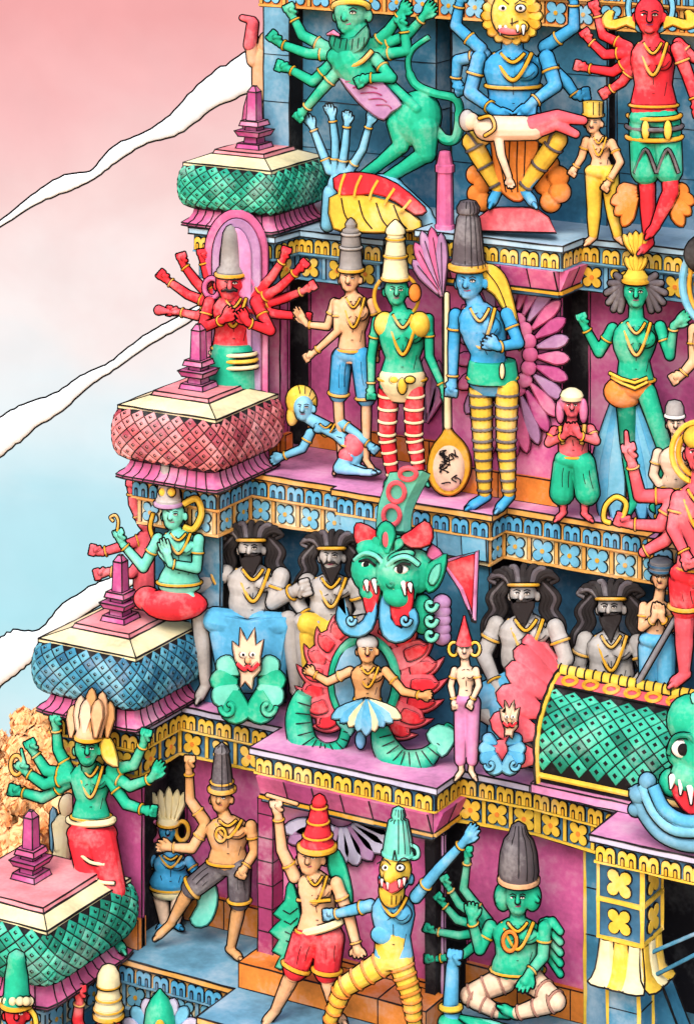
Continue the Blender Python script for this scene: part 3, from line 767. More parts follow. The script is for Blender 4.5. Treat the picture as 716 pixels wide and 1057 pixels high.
def person(name, label, base, z, skin, head, sh, hip, arms=(), legs=(), r=None, y=None, d=None, ww=None, hw=None, fat=0, bow=0, look=0, lr=None, hd=0, face=True, long=1.28, belt=True, neck=True, jewel=.55, dt=0, dh=None, yaw=.42, nm=False):
    f = Fig(name, label, base, z=z, y=y, d=d, yaw=yaw, hip=(hip[1]+hip[3])/2)
    if nm: f.map = None
    f.torso(sh, hip, ww, hw, fat, bow, dt, dh); hx, hy, hr = head; r = r or hr*.48; lr = lr or hr*.66
    f.r = r; f.lr = lr
    for a in arms:
        st = 'fist'; sd = 1
        if isinstance(a, tuple): a, st, *q = a; sd = q[0] if q else 1
        f.arm(a, r, st, side=sd)
    for l in legs: f.leg(l, lr)
    f.headup(hx, hy, hr, look, hd, face, long=long)
    if jewel: f.necklace(jewel)
    if belt: f.belt()
    return f
z3 = Z[3]
def arch_pts(cx, cy, rx, ry, base, n=18):
    return [(cx+rx*cos(pi*j/n), cy-ry*sin(pi*j/n)) for j in range(n+1)]+[(cx-rx, base), (cx+rx, base)]
# niche arch on the uppermost corner pier
f = Fig('niche_arch', 'pink horseshoe niche arch behind the red many-armed statue under the topmost dome', (243, 478), y=-.0, cat='arch', group='', wall=True)

f.part('outer_frame', 'rose', f.puff(arch_pts(244, 262, 33, 46, 470), 0, 6)); f.part('inner_frame', 'mauve', f.puff(arch_pts(244, 266, 25, 40, 470), 6.2, 10)); f.part('niche_back', 'pink', f.puff(arch_pts(243, 270, 16, 34, 470), 10.2, 12))

# many-armed red statue
f = person('statue', 'many-armed red statue with tall grey cap in the pink niche arch', (240, 486), z3, 'red', (237, 293, 14), (219, 310, 262, 309), (229, 362, 254, 362),
  arms=[([(216, 312, 4), (209, 338, 14), (230, 330, 30), (240, 318, 32)], 'open'), ([(264, 312, 4), (279, 341, 14), (256, 333, 30), (247, 320, 32)], 'open', -1)],
  legs=[[(229, 366), (229, 420), (228, 470), (222, 480, 8)], [(253, 366), (253, 420), (252, 470), (258, 480, 8)]], y=-.07, hw=22, ww=19)
for a in ([(219, 314, -6), (194, 304, -8), (174, 290, -8), (163, 280, -8)], [(221, 310, -9), (202, 290, -12), (190, 274, -12), (186, 260, -12)], [(224, 307, -11), (214, 284, -14), (210, 270, -14), (208, 256, -14)],
          [(262, 312, -2), (288, 297, 2), (306, 280, 4), (318, 268, 4)], [(259, 309, -4), (280, 286, 0), (292, 268, 0), (297, 254, 0)], [(264, 316, -3), (292, 308, -6), (313, 300, -6), (327, 292, -6)],
          [(264, 320, 0), (286, 324, -3), (308, 326, -3), (322, 328, -3)], [(217, 318, 0), (204, 326, -2), (186, 322, -2), (170, 320, -2)]): f.arm(a, 6, 'fist')
f.crown(238, 284, [(0, 15), (6, 14), (10, 10.5), (28, 9.5), (44, 7.5), (50, 4), (52, .5)], 'gray', bh=4)
for sx in (-1, 1): f.part('earring', 'rose', f.tube([(237+sx*18+8*cos(2*pi*j/16), 297+10*sin(2*pi*j/16), -1) for j in range(16)], 2.6, 8, True))
f.part('moustache', 'hair', f.tube([(229, 300, 15.5), (233, 298.5, 17), (237, 299.5, 17.6), (241, 298.5, 17), (245, 300, 15.5)], [.5, 1.2, 1, 1.2, .5]))
f.part('trumpet', 'coral', [f.cone((172, 321, 2), (164, 320, 3), 2.6, 5), f.cone((182, 322, 1), (172, 321, 2), 2.2, 2.4)], re=True)
f.part('skirt', 'green', [f.revolve(241, 420, [(0, 25), (20, 25), (46, 24), (62, 22), (66, 20)], 0)])
for y_, w_ in ((364, 23.5), (371, 24.4), (378, 25)): f.part('skirt_fold', 'cream' if y_ != 371 else 'yellow', f.tube([(241+w_*cos(pi*j/12), y_+3.5*sin(pi*j/12), w_*sin(pi*j/12)) for j in range(13)], 2))
f.done('red')

# pale man in blue shorts
f = person('statue', 'pale statue in blue shorts and tall grey crown, one hand raised', (360, 477), z3, 'peach', (361, 288, 10.5), (346, 310, 383, 308), (353, 364, 373, 364),
  arms=[([(345, 312, 3), (338, 337, 6), (317, 335, 10), (304, 317, 12)], 'open', -1), ([(348, 313, 6), (348, 342, 12), (325, 363, 16), (312, 371, 17)], 'fist'), ([(383, 312), (392, 338), (388, 362)], 'fist')],
  legs=[[(353, 368), (349, 404), (352, 462), (345, 474, 8)], [(373, 368), (378, 408), (378, 462), (386, 473, 8)]], look=-.35, y=.05)
f.crown(362, 279, [(0, 12.5), (4, 12.3), (5, 11.5), (22, 10.5), (36, 9), (42, 8.5), (44, 5), (48, 5.5), (52, 3), (54, .4)], 'gray', bands=[(24, 11, 'lgray'), (38, 9.4, 'lgray')])
shorts(f, 'blue', [((353, 368), (349, 404)), ((373, 368), (378, 408))], .92, 8.5); f.done('peach')

# green statue with red hooped leggings
f = person('statue', 'green statue in red hooped leggings with a tall cream crown and golden shoulders', (416, 484), z3, 'green', (409, 300, 12), (390, 328, 441, 326), (402, 395, 428, 395),
  arms=[([(389, 331), (383, 368, 2), (383, 398, 6)], 'fist'), ([(442, 329), (443, 368, 2), (457, 399, 8)], 'fist', -1)], legs=[[(401, 402), (399, 440), (405, 474), (398, 484, 8)], [(427, 402), (427, 440), (433, 472), (441, 481, 8)]], hw=24, y=.0, lr=9.5, jewel=.6)
f.crown(408, 288, [(0, 14), (5, 13.8), (7, 13), (22, 11.5), (40, 9), (46, 8.5), (48, 10), (52, 9.5), (57, 5.5), (61, 1)], 'cream', bands=[(24, 11.8, 'gold'), (42, 9.4, 'gold')])
leggings(f, 'red', [((401, 402), (399, 440), (405, 474)), ((427, 402), (427, 440), (433, 472))], 9.6, 'cream', 4)
f.part('loincloth', 'cream', [f.revolve(415, 402, [(-8, 12), (0, 20), (8, 24), (16, 23.5), (20, 21)], 0, flat=.75)], re=True)
f.part('belt_tassel', 'yellow', [f.ell((415, 398, 19), 4.5, 8, 3), f.ell((407, 392, 19), 5, 3.4, 2.5), f.ell((423, 392, 19), 5, 3.4, 2.5)])
for sx in (-1, 1): f.part('shoulder_cape', 'yellow', [f.ell((415+sx*18, 335, 7), 11, 13, 10)])
f.part('halo', 'gold', f.tube([(409+23*cos(2*pi*j/26), 306+24*sin(2*pi*j/26), -4) for j in range(26)], 2, 7, True)); f.part('ear_disc', 'orange', [f.ell((428, 302, 3), 6, 9, 3)])
f.done('green')

# tall blue statue
f = person('statue', 'tall blue statue with ribbed dark crown and yellow legs hooped in grey', (508, 512), z3, 'blue', (485, 291, 14.5), (470, 322, 520, 319), (494, 394, 522, 394),
  arms=[([(470, 325, 2), (468, 357, 4), (467, 392, 8), (465, 408, 9)], 'fist'), ([(523, 324), (535, 354, 4), (514, 358, 22), (498, 352, 27)], 'open')],
  legs=[[(496, 400), (498, 450), (500, 500), (482, 511, 12)], [(523, 400), (522, 450), (525, 500), (512, 514, 12)]], look=-.55, lr=11, hw=25, r=7.6, y=-.15)
f.crown(483, 277, [(0, 18), (7, 17.6), (8, 16.5), (30, 14.5), (52, 11.5), (56, 9), (58, 11), (63, 11.5), (69, 8), (71, 1)], 'dgray', ribs=8, bh=7)
f.part('hair_veil', 'yellow', [f.puff([(497, 276), (508, 273), (520, 283), (527, 300), (533, 325), (538, 350), (536, 362), (529, 345), (520, 322), (510, 305), (500, 296)], -12, -3, 3)])
f.lines('veil_line', [f.sp([(502, 280, -2.4), (514, 296, -2.4), (524, 322, -2.4), (532, 348, -2.4)])], .6)
leggings(f, 'yellow', [((496, 400), (498, 450), (500, 496)), ((523, 400), (522, 450), (525, 496))], 11, 'dgray', 5)
f.part('sash', 'green', [f.revolve(508, 394, [(0, 26), (8, 26), (18, 24.5), (22, 24)], 0, flat=.72)], re=True)
for tx in (491, 518): f.part('tassel', 'cream', [f.ell((tx, 383, 17), 2.4, 8, 2)])
f.done('blue')

# mace with its carved head
f = Fig('mace', 'cream long-handled mace with carved head standing beside the tall blue statue', (463, 513), z=z3, cat='mace', group='', yaw=0)
f.part('handle', 'cream', f.cone((461, 304, 10), (462, 440, 4), 2.4, 3.6)); f.part('mace_head', 'gold', f.puff(f.sp([(462, 436), (468, 446), (482, 462), (486, 484), (478, 504), (464, 512), (449, 506), (441, 488), (445, 464), (456, 448)], 3, True), -5, 5))
f.part('face_relief', 'pale', [f.ell((463, 483, 4), 17, 24, 7)])
rg = random.Random(4); st = []
for i in range(16):
    x, y = 463+rg.uniform(-8, 8), 483+rg.uniform(-16, 16); st.append(f.sp([(x, y, 12), (x+rg.uniform(-5, 5), y+rg.uniform(-4, 4), 11.6), (x+rg.uniform(-6, 6), y+rg.uniform(-6, 6), 11), (x+rg.uniform(-6, 6), y+rg.uniform(-7, 7), 10.4)]))
f.lines('carved_line', st, .7)

# reclining blue statue
f = person('statue', 'small blue statue with yellow hair reclining on the ledge beside the red dome', (338, 489), z3, 'lblue', (313, 421, 10.5), (321, 444, 351, 433), (356, 462, 372, 458), r=5.5, lr=8, look=-.2,
  arms=[([(320, 447, 3), (312, 463, 8), (292, 471, 12), (279, 476, 13)], 'open'), ([(351, 436, 2), (366, 446, 4), (381, 459, 6)], 'fist')], legs=[[(363, 465, 4), (350, 483, 12), (374, 487, 14), (386, 488, 15)], [(371, 462), (362, 483, 2), (380, 487, 4), (390, 487, 6)]], dt=2)
f.part('hair', 'yellow', [f.ell((311, 414, -5), 16, 17, 9, rot=.4), f.ell((303, 426, -3), 7, 14, 6, rot=-.2)], re=True); f.lines('hair_line', [f.sp([(311+15*cos(a), 414-17*sin(a), 0), (312+10*cos(a), 417-11*sin(a), 4.5)]) for a in (.3, .8, 1.3, 1.8, 2.3, 2.8, 3.3)], .55)
f.part('loincloth', 'coral', [f.ell((366, 459, 3), 12, 13, 10), f.ell((358, 470, 7), 9, 8, 8)], re=True); f.done('lblue')

# small praying red statue
f = person('statue', 'small red praying statue in green shorts at the front edge of the ledge', (594, 533), z3, 'coral', (590, 419, 9.5), (573, 442, 608, 440), (582, 472, 602, 472), fat=2, ww=15, r=5.6, lr=7, y=-.1,
  arms=[([(572, 445), (566, 457, 6), (582, 450, 20), (588, 437, 22)], 'open'), ([(609, 443), (615, 455, 6), (598, 450, 20), (590, 437, 22)], 'open', -1)], legs=[[(583, 478), (581, 500), (581, 525), (573, 533, 6)], [(602, 478), (604, 502), (603, 526), (611, 533, 6)]], jewel=0)
f.part('hair', 'rose', [f.ell((590, 414, -2), 13, 12, 9), f.ell((578, 424, 0), 4.5, 13, 5), f.ell((602, 424, 0), 4.5, 13, 5)], re=True)
f.crown(590, 412, [(0, 11), (4, 12), (8, 10), (11, 5), (12, .5)], 'cream', band=None, name='cap')
for q in ([(578, 440, 9), (579, 450, 13), (581, 458, 13)], [(603, 438, 9), (602, 450, 13), (600, 458, 13)]): f.part('shoulder_scarf', 'gold', f.tube(q, 2))
shorts(f, 'green', [((583, 478), (580, 506)), ((602, 478), (606, 506))], 1.0, 9.5, hem=None, end=1.25); f.done('coral')

# green dancer
f = person('statue', 'green dancing statue with wild grey hair, a yellow fan crown and an orange hip cloth', (656, 492), z3, 'green', (656, 302, 12.5), (633, 336, 680, 334), (646, 396, 666, 395), bow=-2, look=0, y=.08, ww=15.5, hw=19, r=6.5,
  arms=[([(632, 339), (618, 364, 4), (604, 338, 8), (598, 322, 9)], 'fist'), ([(681, 337), (691, 367, 4), (695, 336, 8), (711, 323, 10)], 'open')], legs=[[(646, 402), (648, 437), (654, 478), (644, 489, 8)], [(667, 402, 4), (688, 445, 10), (676, 482, 4), (690, 488, 8)]], lr=10)
for sx, hx_ in ((-1, 634), (1, 680)):
    f.part('hair', 'dgray', [f.cone((656+sx*10, 292, -3), (656+sx*x, y, -3), 4.5, 3.2) for x, y in ((20, 284), (26, 292), (30, 302), (28, 312), (23, 319), (16, 320))])
cp = f.crown(656, 291, [(0, 13), (6, 13), (8, 11), (13, 8)], 'yellow', bh=4)
for y0, h, w in ((280, 18, 11), (262, 24, 13)): f.part('crown_fan', 'yellow', [f.petal((656, y0+4), (656+sx*w, y0-h+abs(sx)*3), 8, -3+i, 3+i) for i, sx in enumerate((-1, 1, -.5, .5, 0))], parent=cp)
f.part('hip_cloth', 'orange', [f.ell((643, 402, 7), 20, 16, 11, rot=-.15), f.ell((657, 398, 6), 16, 12, 12)], re=True)
for dx in (0, 4): f.part('sash', 'yellow', f.tube([(629+dx*.5, 385+dx, 13), (641, 391+dx, 20), (655, 395+dx, 20), (668, 390+dx, 14)], 1.6))
f.part('drape', ['lblue', 'sky'], [f.petal((642+x*.3, 408), (x+642, 490+dy), 20, -9+i*.8, -3+i*.8, .8) for i, (x, dy) in enumerate(((-30, -12), (-22, 0), (-8, 4), (46, -6), (34, 2), (22, 4)))])
f.part('legging', 'dgreen', [f.limb([(646, 402, 0), (648, 437, 0), (653, 466, 0)], [11, 8, 7.5])[0]])
f.done('green')

# figure cut by the right edge
f = person('statue', 'pale dark-haired statue with blue halo, cut by the right edge, upper pink wall', (742, 512), z3, 'peach', (738, 300, 14), (714, 338, 766, 338), (730, 400, 754, 400), y=.05, r=7,
  arms=[([(716, 340), (716, 372, 6), (704, 386, 12), (692, 393, 13)], 'fist'), ([(766, 340), (778, 372), (770, 400)], 'fist')], legs=[[(731, 404), (731, 450), (733, 496), (724, 508, 8)], [(754, 404), (755, 450), (756, 496), (764, 508, 8)]])
f.part('hair', 'hair', [f.ell((732, 262, -6), 26, 22, 8)]); f.part('halo', 'lblue', f.tube([(738+34*cos(2*pi*j/30), 292+44*sin(2*pi*j/30), -6) for j in range(30)], 4, 7, True)); f.part('halo_rim', 'gold', f.tube([(738+27*cos(2*pi*j/30), 294+37*sin(2*pi*j/30), -4) for j in range(30)], 2.4, 7, True))
f.crown(738, 288, [(0, 15), (20, 13), (40, 9), (46, 1)], 'gray'); shorts(f, 'blue', [((731, 404), (731, 450)), ((754, 404), (755, 450))], .8, 10); f.done('peach')

# lotus reliefs on the pink wall
def relief(name, label, base, y, petals, mats, cat='relief', mid=None):
    f = Fig(name, label, base, y=y, cat=cat, group='', wall=True)
    for i, (a, b, w) in enumerate(petals): f.part('petal', mats[i % len(mats)], f.petal(a, b, w, -4, 4))
    if mid: mid(f)
    return f
pt_ = []
for i in range(19):
    a = radians(-105+i*205/18); pt_.append(((520+34*cos(a), 366-50*sin(a)), (522+66*cos(a), 366-108*sin(a)), 15))
for i in range(8):
    a = radians(115+i*120/7); pt_.append(((520+24*cos(a), 366-40*sin(a)), (522+52*cos(a), 366-100*sin(a)), 15))
f = relief('lotus_relief', 'large fan of mauve and pink lotus petals behind the tall blue statue', (528, 372), .13, pt_, ['rose', 'mauve', 'magenta'])
for q in range(11):
    a = radians(-95+q*190/10); f.part('lotus_bud', 'rose', [f.ell((520+27*cos(a), 366-42*sin(a), 3), 8, 8, 4)])
f = Fig('feather_plume', 'mauve feather plume fanning above the long mace handle, left of the tall blue statue', (457, 300), y=-.06, cat='plume', group='', yaw=.4)
for i, (x, y) in enumerate(((426, 268), (428, 250), (435, 238), (445, 234), (455, 240))): f.part('feather', ['mauve', 'rose'][i % 2], f.petal((456, 306), (x, y), 14, -3+i, 3+i)); 
f.lines('feather_vein', [[(456, 304, 4+i), (x*.85+456*.15, y*.85+306*.15, 4+i)] for i, (x, y) in enumerate(((426, 268), (428, 250), (435, 238), (445, 234), (455, 240)))], .5)
relief('petal_relief', 'small pink petals on the pink wall beside the green statue with red leggings', (446, 400), .575, [((440, 436), (x, y), 15) for x, y in ((428, 372), (440, 366), (453, 372), (462, 384))], ['mauve', 'pink'])
z4 = Z[4]
# green lion-bodied statue
f = Fig('statue', 'green many-armed statue with lion hindquarters and long tail, standing over the fallen figure', (400, 228), z=z4, y=.30, hip=190, yaw=.5)
f.b += [f.cone((366, 62, 4), (378, 84, 4), 25, 19), f.cone((378, 84, 3), (415, 116, 0), 18, 15), f.ell((430, 122, 0), 25, 29, 20, rot=-.3), f.ell((362, 58, 8), 25, 14, 16)]
f.b += [f.cone((436, 132, 4), (440, 158, 6), 17, 10), f.cone((440, 158, 6), (412, 176, 8), 9, 6), f.cone((412, 176, 8), (398, 184, 10), 6.5, 5), f.cone((412, 126, 8), (414, 150, 12), 13, 8), f.cone((414, 150, 12), (390, 170, 14), 8, 5.5), f.cone((390, 170, 14), (376, 180, 16), 6, 5)]
f.b += [f.cone((399, 82, 14), (430, 112, 16), 4, 5)]
f.SW = 24; f.sh = None
for a, st, sd in (([(340, 50, 2), (312, 36, 4), (303, 18, 4), (296, 3, 4)], 'fist', 1), ([(342, 56, 4), (318, 55, 8), (290, 45, 8), (277, 33, 8)], 'fist', 1), ([(340, 68, 8), (323, 84, 14), (299, 71, 14), (284, 66, 14)], 'fist', 1),
                  ([(346, 76, 14), (332, 92, 20), (315, 112, 20), (305, 124, 20)], 'fist', 1), ([(387, 60, 12), (404, 80, 20), (380, 80, 28), (367, 86, 30)], 'fist', 1), ([(383, 48, -2), (402, 30, -4), (413, 14, -4), (422, 2, -4)], 'open', 1),
                  ([(387, 57, 0), (420, 52, -2), (417, 30, -2), (411, 14, -2)], 'fist', 1), ([(385, 50, -6), (420, 36, -8), (436, 18, -8), (448, 2, -8)], 'open', 1)): f.arm(a, 7, st, side=sd)
f.headup(362, 14, 17, -.65, 8, neck=False); f.b.append(f.cone((366, 30, 6), (368, 52, 4), 14, 18))
f.part('beard', 'dgreen', f.puff([(343, 34), (352, 40), (366, 38), (378, 26), (381, 38), (372, 52), (358, 58), (346, 54), (340, 44)], 16, 27, 2))
f.lines('beard_line', [f.sp([(346+i*6, 40-abs(i-2.5)*.8, 27.4), (344+i*6.2, 52-abs(i-2.5)*1.8, 27.2)]) for i in range(6)], .6)
f.part('moustache', 'rose', f.tube([(338, 35, 22), (344, 33, 27), (350, 36, 28)], [1, 2.6, 1]))
f.part('crown_band', 'yellow', f.tube([(362+18*cos(pi*j/14), 3-6*sin(pi*j/14)+4, 8+18*sin(pi*j/14)) for j in range(15)], 3))
f.part('necklace', 'gold', f.tube(f.sp([(342, 60, 20), (356, 68, 26), (372, 64, 25), (384, 52, 18)]), 2.4))
f.part('waist_cloth', 'mauve', [f.puff([(350, 80), (364, 82), (378, 76), (392, 80), (404, 94), (415, 108), (404, 116), (396, 124), (384, 118), (368, 104)], 12, 24, 2)])
f.lines('cloth_line', [f.sp([(356+i*8, 84+i*6, 24.5), (372+i*7, 82+i*6.5, 24.5), (384+i*5, 84+i*7, 24.4)]) for i in range(5)], .8, 'magdk')
f.part('tail', 'green', f.tube(f.sp([(446, 128, -8), (458, 143, -6), (470, 142, -4), (474, 120, -4), (470, 102, -3), (448, 96, -2), (428, 86, -2), (421, 66, -2), (426, 50, -2), (442, 38, -2)]), [5]*20+[4]*20+[2.6]*15))
f.done('green', marks=False)

# fallen blue figure under it
f = Fig('statue', 'fallen blue statue under yellow and red striped cloth with four hands raised', (392, 228), z=z4, y=.24, hip=140, yaw=.5)
f.map = None
f.b += [f.cone((352, 190, 0), (400, 198, 2), 14, 18), f.cone((400, 198, 2), (436, 222, 2), 17, 10), f.cone((436, 222, 2), (448, 236, 3), 9, 6), f.cone((345, 200, 2), (338, 232, 4), 12, 7)]
for a in ([(340, 176, 4), (330, 150, 4), (323, 132, 5), (315, 118, 5)], [(346, 178, 4), (346, 146, 4), (343, 122, 5), (338, 107, 5)], [(352, 178, 6), (356, 150, 6), (358, 128, 6), (358, 114, 6)], [(358, 180, 6), (374, 154, 6), (381, 128, 6), (384, 114, 6)]): f.arm(a, 5.2, 'open')
f.part('striped_cloth', 'red', f.puff([(344, 184), (362, 178), (386, 180), (410, 190), (432, 208), (440, 218), (428, 222), (408, 208), (384, 200), (352, 202)], 18, 27, 2))
f.lines('cloth_band', [f.sp([(356+i*17, 179+i*i*1.7, 27.4), (352+i*16, 190+i*i*1.6, 28.2), (350+i*15.5, 201+i*i*1.1, 27.2)]) for i in range(5)], 1.5, 'yellow')
f.part('draped_cloth', 'yellow', f.puff([(340, 204), (360, 200), (386, 202), (412, 212), (434, 228), (430, 238), (402, 240), (372, 240), (344, 236)], 14, 24, 2))
f.lines('cloth_line', [f.sp([(352+i*18, 204+i*2.4, 24.6), (356+i*19, 222+i*2, 24.6), (366+i*18, 236, 24.2)]) for i in range(4)], .8)
f.done('lblue', marks=False)

o = Fig('post', 'short pink tapered post standing on the pale blue ledge beside the seated blue lion-faced statue', (459, 236), z=z4, cat='post', group='')
o.part('shaft', 'rose', o.revolve(459, 236, [(0, 10), (4, 10), (5, 8.6), (58, 7.6), (59, 9.5), (66, 9.5), (67, 8), (80, 5.5), (81, .5)], 0, 8))

# seated blue lion-faced statue
f = person('statue', 'seated blue statue with yellow lion face, a pale body across its lap', (532, 216), None, 'blue', (528, 18, 18), (498, 58, 560, 56), (515, 122, 545, 122),
  arms=[([(494, 60, 2), (485, 95, 8), (508, 112, 26), (527, 124, 30)], 'open'), ([(564, 59, 2), (573, 88, 8), (550, 105, 26), (534, 123, 30)], 'open', -1)], y=.16, r=9, lr=12, ww=25, hw=28, face=False, jewel=.42, belt=False, long=1.1,
  legs=[[(512, 128, 6), (487, 146, 20), (513, 196, 16), (506, 212, 24)], [(548, 128, 6), (575, 144, 20), (541, 196, 16), (552, 212, 24)]])
for a in ([(496, 50, -6), (470, 26, -8), (474, 4, -8), (480, -14, -8)], [(562, 48, -6), (592, 28, -8), (592, 2, -8), (588, -16, -8)], [(500, 56, -10), (472, 62, -12), (470, 82, -12), (478, 98, -12)], [(560, 62, -10), (584, 84, -8), (594, 98, -8), (608, 96, -8)]): f.arm(a, 7.6)
f.part('mane', ['yellow', 'gold'], [f.petal((528+14*cos(t), 16+14*sin(t)), (528+32*cos(t), 16+31*sin(t)), 12, 0+i % 2*2, 12+i % 2*2) for i, t in enumerate([2*pi*j/18 for j in range(18)])])
f.part('lion_face', 'yellow', [f.ell((528, 14, 14), 21, 25, 10), f.ell((528, 22, 22), 7, 9, 6), f.ell((519, 27, 20), 8, 6, 5), f.ell((537, 27, 20), 8, 6, 5)], re=True)
f.part('mouth', 'coral', [f.ell((528, 31, 22), 14, 4.5, 4)])
for x in (516, 522, 534, 540): f.part('fang', 'white', [f.cone((x, 27, 25), (x, 35 if x in (516, 540) else 32, 26), 2, .5)])
for x in (519, 537): f.multi('eye', [('white', f.ell((x, 8, 24), 5, 3.6, 4)), ('ink', f.ell((x, 8, 27.4), 2, 2, 1.2))])
f.lines('muzzle_line', [[(528, 18, 28.4), (528, 26, 28.4)], [(521, 21, 25), (528, 24, 28.6), (535, 21, 25)], [(513, 2, 22), (520, 0, 24.4), (525, 4, 24.5)], [(543, 2, 22), (536, 0, 24.4), (531, 4, 24.5)]], .7)
f.belt(88, 'gold', 1.8); leggings(f, 'yellow', [((512, 128, 6), (487, 146, 20), (513, 193, 16)), ((548, 128, 6), (575, 144, 20), (541, 193, 16))], 12, 'dgray', 3, pelvis=False)
f.part('loin_cloth', 'orange', f.puff([(508, 134), (530, 138), (552, 134), (556, 160), (548, 196), (536, 208), (524, 204), (512, 190), (508, 160)], 12, 20, 2)); f.lines('cloth_line', [f.sp([(518+i*8, 142, 20.5), (517+i*8, 170, 20.6), (522+i*6, 198, 20.4)]) for i in range(4)], .7)
f.part('tassel', 'orange', [f.ell((494+dx, 190+dy, -2), 9, 10, 6) for dx, dy in ((-4, -10), (4, 0), (-3, 10), (5, 18))], re=True); f.part('tassel', 'orange', [f.ell((566+dx, 190+dy, -2), 11, 11, 6) for dx, dy in ((0, -20), (10, -8), (-4, 0), (12, 8), (2, 18))], re=True)
f.done('blue')
o = Fig('pedestal', 'low red pedestal under the seated blue lion-faced statue', (532, 230), y=.10, cat='pedestal', group='', yaw=.45)
o.part('slab', 'coral', o.puff([(490, 238), (494, 224), (508, 214), (552, 214), (566, 224), (574, 240)], -12, 14)); 
# pale body lying across the lap
f = Fig('statue', 'small pale statue with red trousers lying across the lion-faced statue lap', (524, 150), y=.06, yaw=.3)
f.b += [f.cone((502, 132, 30), (550, 132, 28), 13, 12), f.cone((492, 128, 30), (502, 130, 30), 5, 7), f.ell((486, 125, 30), 8.5, 9, 8), f.cone((514, 140, 34), (517, 160, 38), 5, 4), f.cone((517, 160, 38), (525, 182, 40), 4, 3)]; f.hand((525, 182, 40), (528, 194, 40), 3.4, 'open'); f.SW = 10
f.part('hair', 'lgray', [f.ell((482, 124, 28), 8, 11, 9)]); f.part('trousers', 'coral', [f.cone((550, 130, 29), (575, 120, 24), 11, 7), f.cone((575, 120, 24), (602, 124, 20), 7, 4), f.cone((550, 134, 29), (574, 128, 26), 9, 6), f.cone((574, 128, 26), (594, 138, 24), 6, 4)], re=True)
f.part('necklace', 'gold', f.tube(f.sp([(494, 122, 40), (506, 120, 44), (510, 132, 46), (500, 140, 44)]), 1.5)); f.done('pale', marks=False)

# small man
f = person('statue', 'small pale statue in yellow trousers and yellow crown left of the red statue', (625, 243), z4, 'peach', (612, 127, 8.5), (605, 142, 630, 143), (611, 176, 630, 176),
  arms=[([(605, 145, 2), (600, 162, 4), (594, 172, 6)], 'fist'), ([(631, 147), (640, 167, 4), (628, 186, 10)], 'fist')], legs=[[(613, 180), (613, 210), (612, 236), (604, 243, 6)], [(629, 180), (632, 210), (637, 236), (646, 243, 6)]], y=.16, look=-.4, r=5, lr=8)
f.crown(612, 119, [(0, 10), (4, 10), (14, 10.5), (15, 1)], 'yellow', ribs=5, bh=3); leggings(f, 'yellow', [((613, 180), (613, 210), (612, 234)), ((629, 180), (632, 210), (637, 234))], 8.4); f.done('peach')

# red statue with teal skirt
f = person('statue', 'red many-armed statue in teal skirt with golden winged collar at the upper right', (670, 246), z4, 'red', (670, 16, 15), (650, 46, 697, 46), (661, 112, 688, 112),
  arms=[([(699, 50, 4), (710, 78, 4), (718, 104, 8)], 'fist')], legs=[[(663, 120), (668, 190), (669, 238), (660, 247, 8)], [(688, 120), (692, 190, 4), (676, 222, 8), (668, 232, 12)]], y=.10, ww=19, hw=24, r=8, lr=11, jewel=.5)
for a in ([(648, 48, -4), (622, 36, -6), (616, 14, -6), (611, 0, -6)], [(648, 54, 0), (624, 56, 0), (609, 42, 0), (601, 30, 0)], [(650, 62, 2), (632, 74, 4), (606, 70, 4), (592, 66, 4)], [(652, 70, 2), (642, 84, 4), (630, 92, 4), (620, 98, 4)], [(700, 44, -4), (716, 60, -6), (736, 62, -6), (750, 60, -6)]): f.arm(a, 6.4)
for sx in (-1, 1): f.part('wing_collar', 'yellow', [f.puff([(670+sx*q[0], q[1]) for q in ((14, 30), (24, 26), (34, 30), (46, 28), (49, 18), (42, 10), (36, 12), (38, 20), (28, 18), (16, 16))], -8, 0, 2)])
f.part('halo', 'lblue', f.tube([(671+23*cos(2*pi*j/24), 8+25*sin(2*pi*j/24), -5) for j in range(24)], 2.6, 7, True))
f.part('skirt', 'green', [f.cone((664, 124, 0), (666, 170, 2), 15, 15), f.cone((687, 124, 0), (690, 170, 2), 15, 14), f.ell((675, 120, 0), 26, 13, 15)], re=True)
for y_, w_ in ((118, 27), (128, 28.5), (138, 28.5)): f.part('skirt_sash', 'dgray' if y_ == 128 else 'gold', f.tube([(675+w_*cos(pi*j/12), y_+4*sin(pi*j/12), 18*sin(pi*j/12)) for j in range(13)], 2.2))
for x in (666, 689): f.part('sash_knot', 'yellow', [f.ell((x, 132, 18), 4, 10, 3)]); f.part('hem_line', 'dgray', f.tube(f.sp([(x-11, 172, 14), (x, 150, 18), (x+11, 172, 14)]), 1.4))
for cx_, sg in ((650, -1), (697, 1)): f.part('tassel', 'orange', [f.petal((cx_-sg*8, 186+i*3), (cx_+sg*w, 190+i*11), 14, -8+i, -1+i) for i, w in enumerate((14, 20, 16, 8))])
f.done('red')
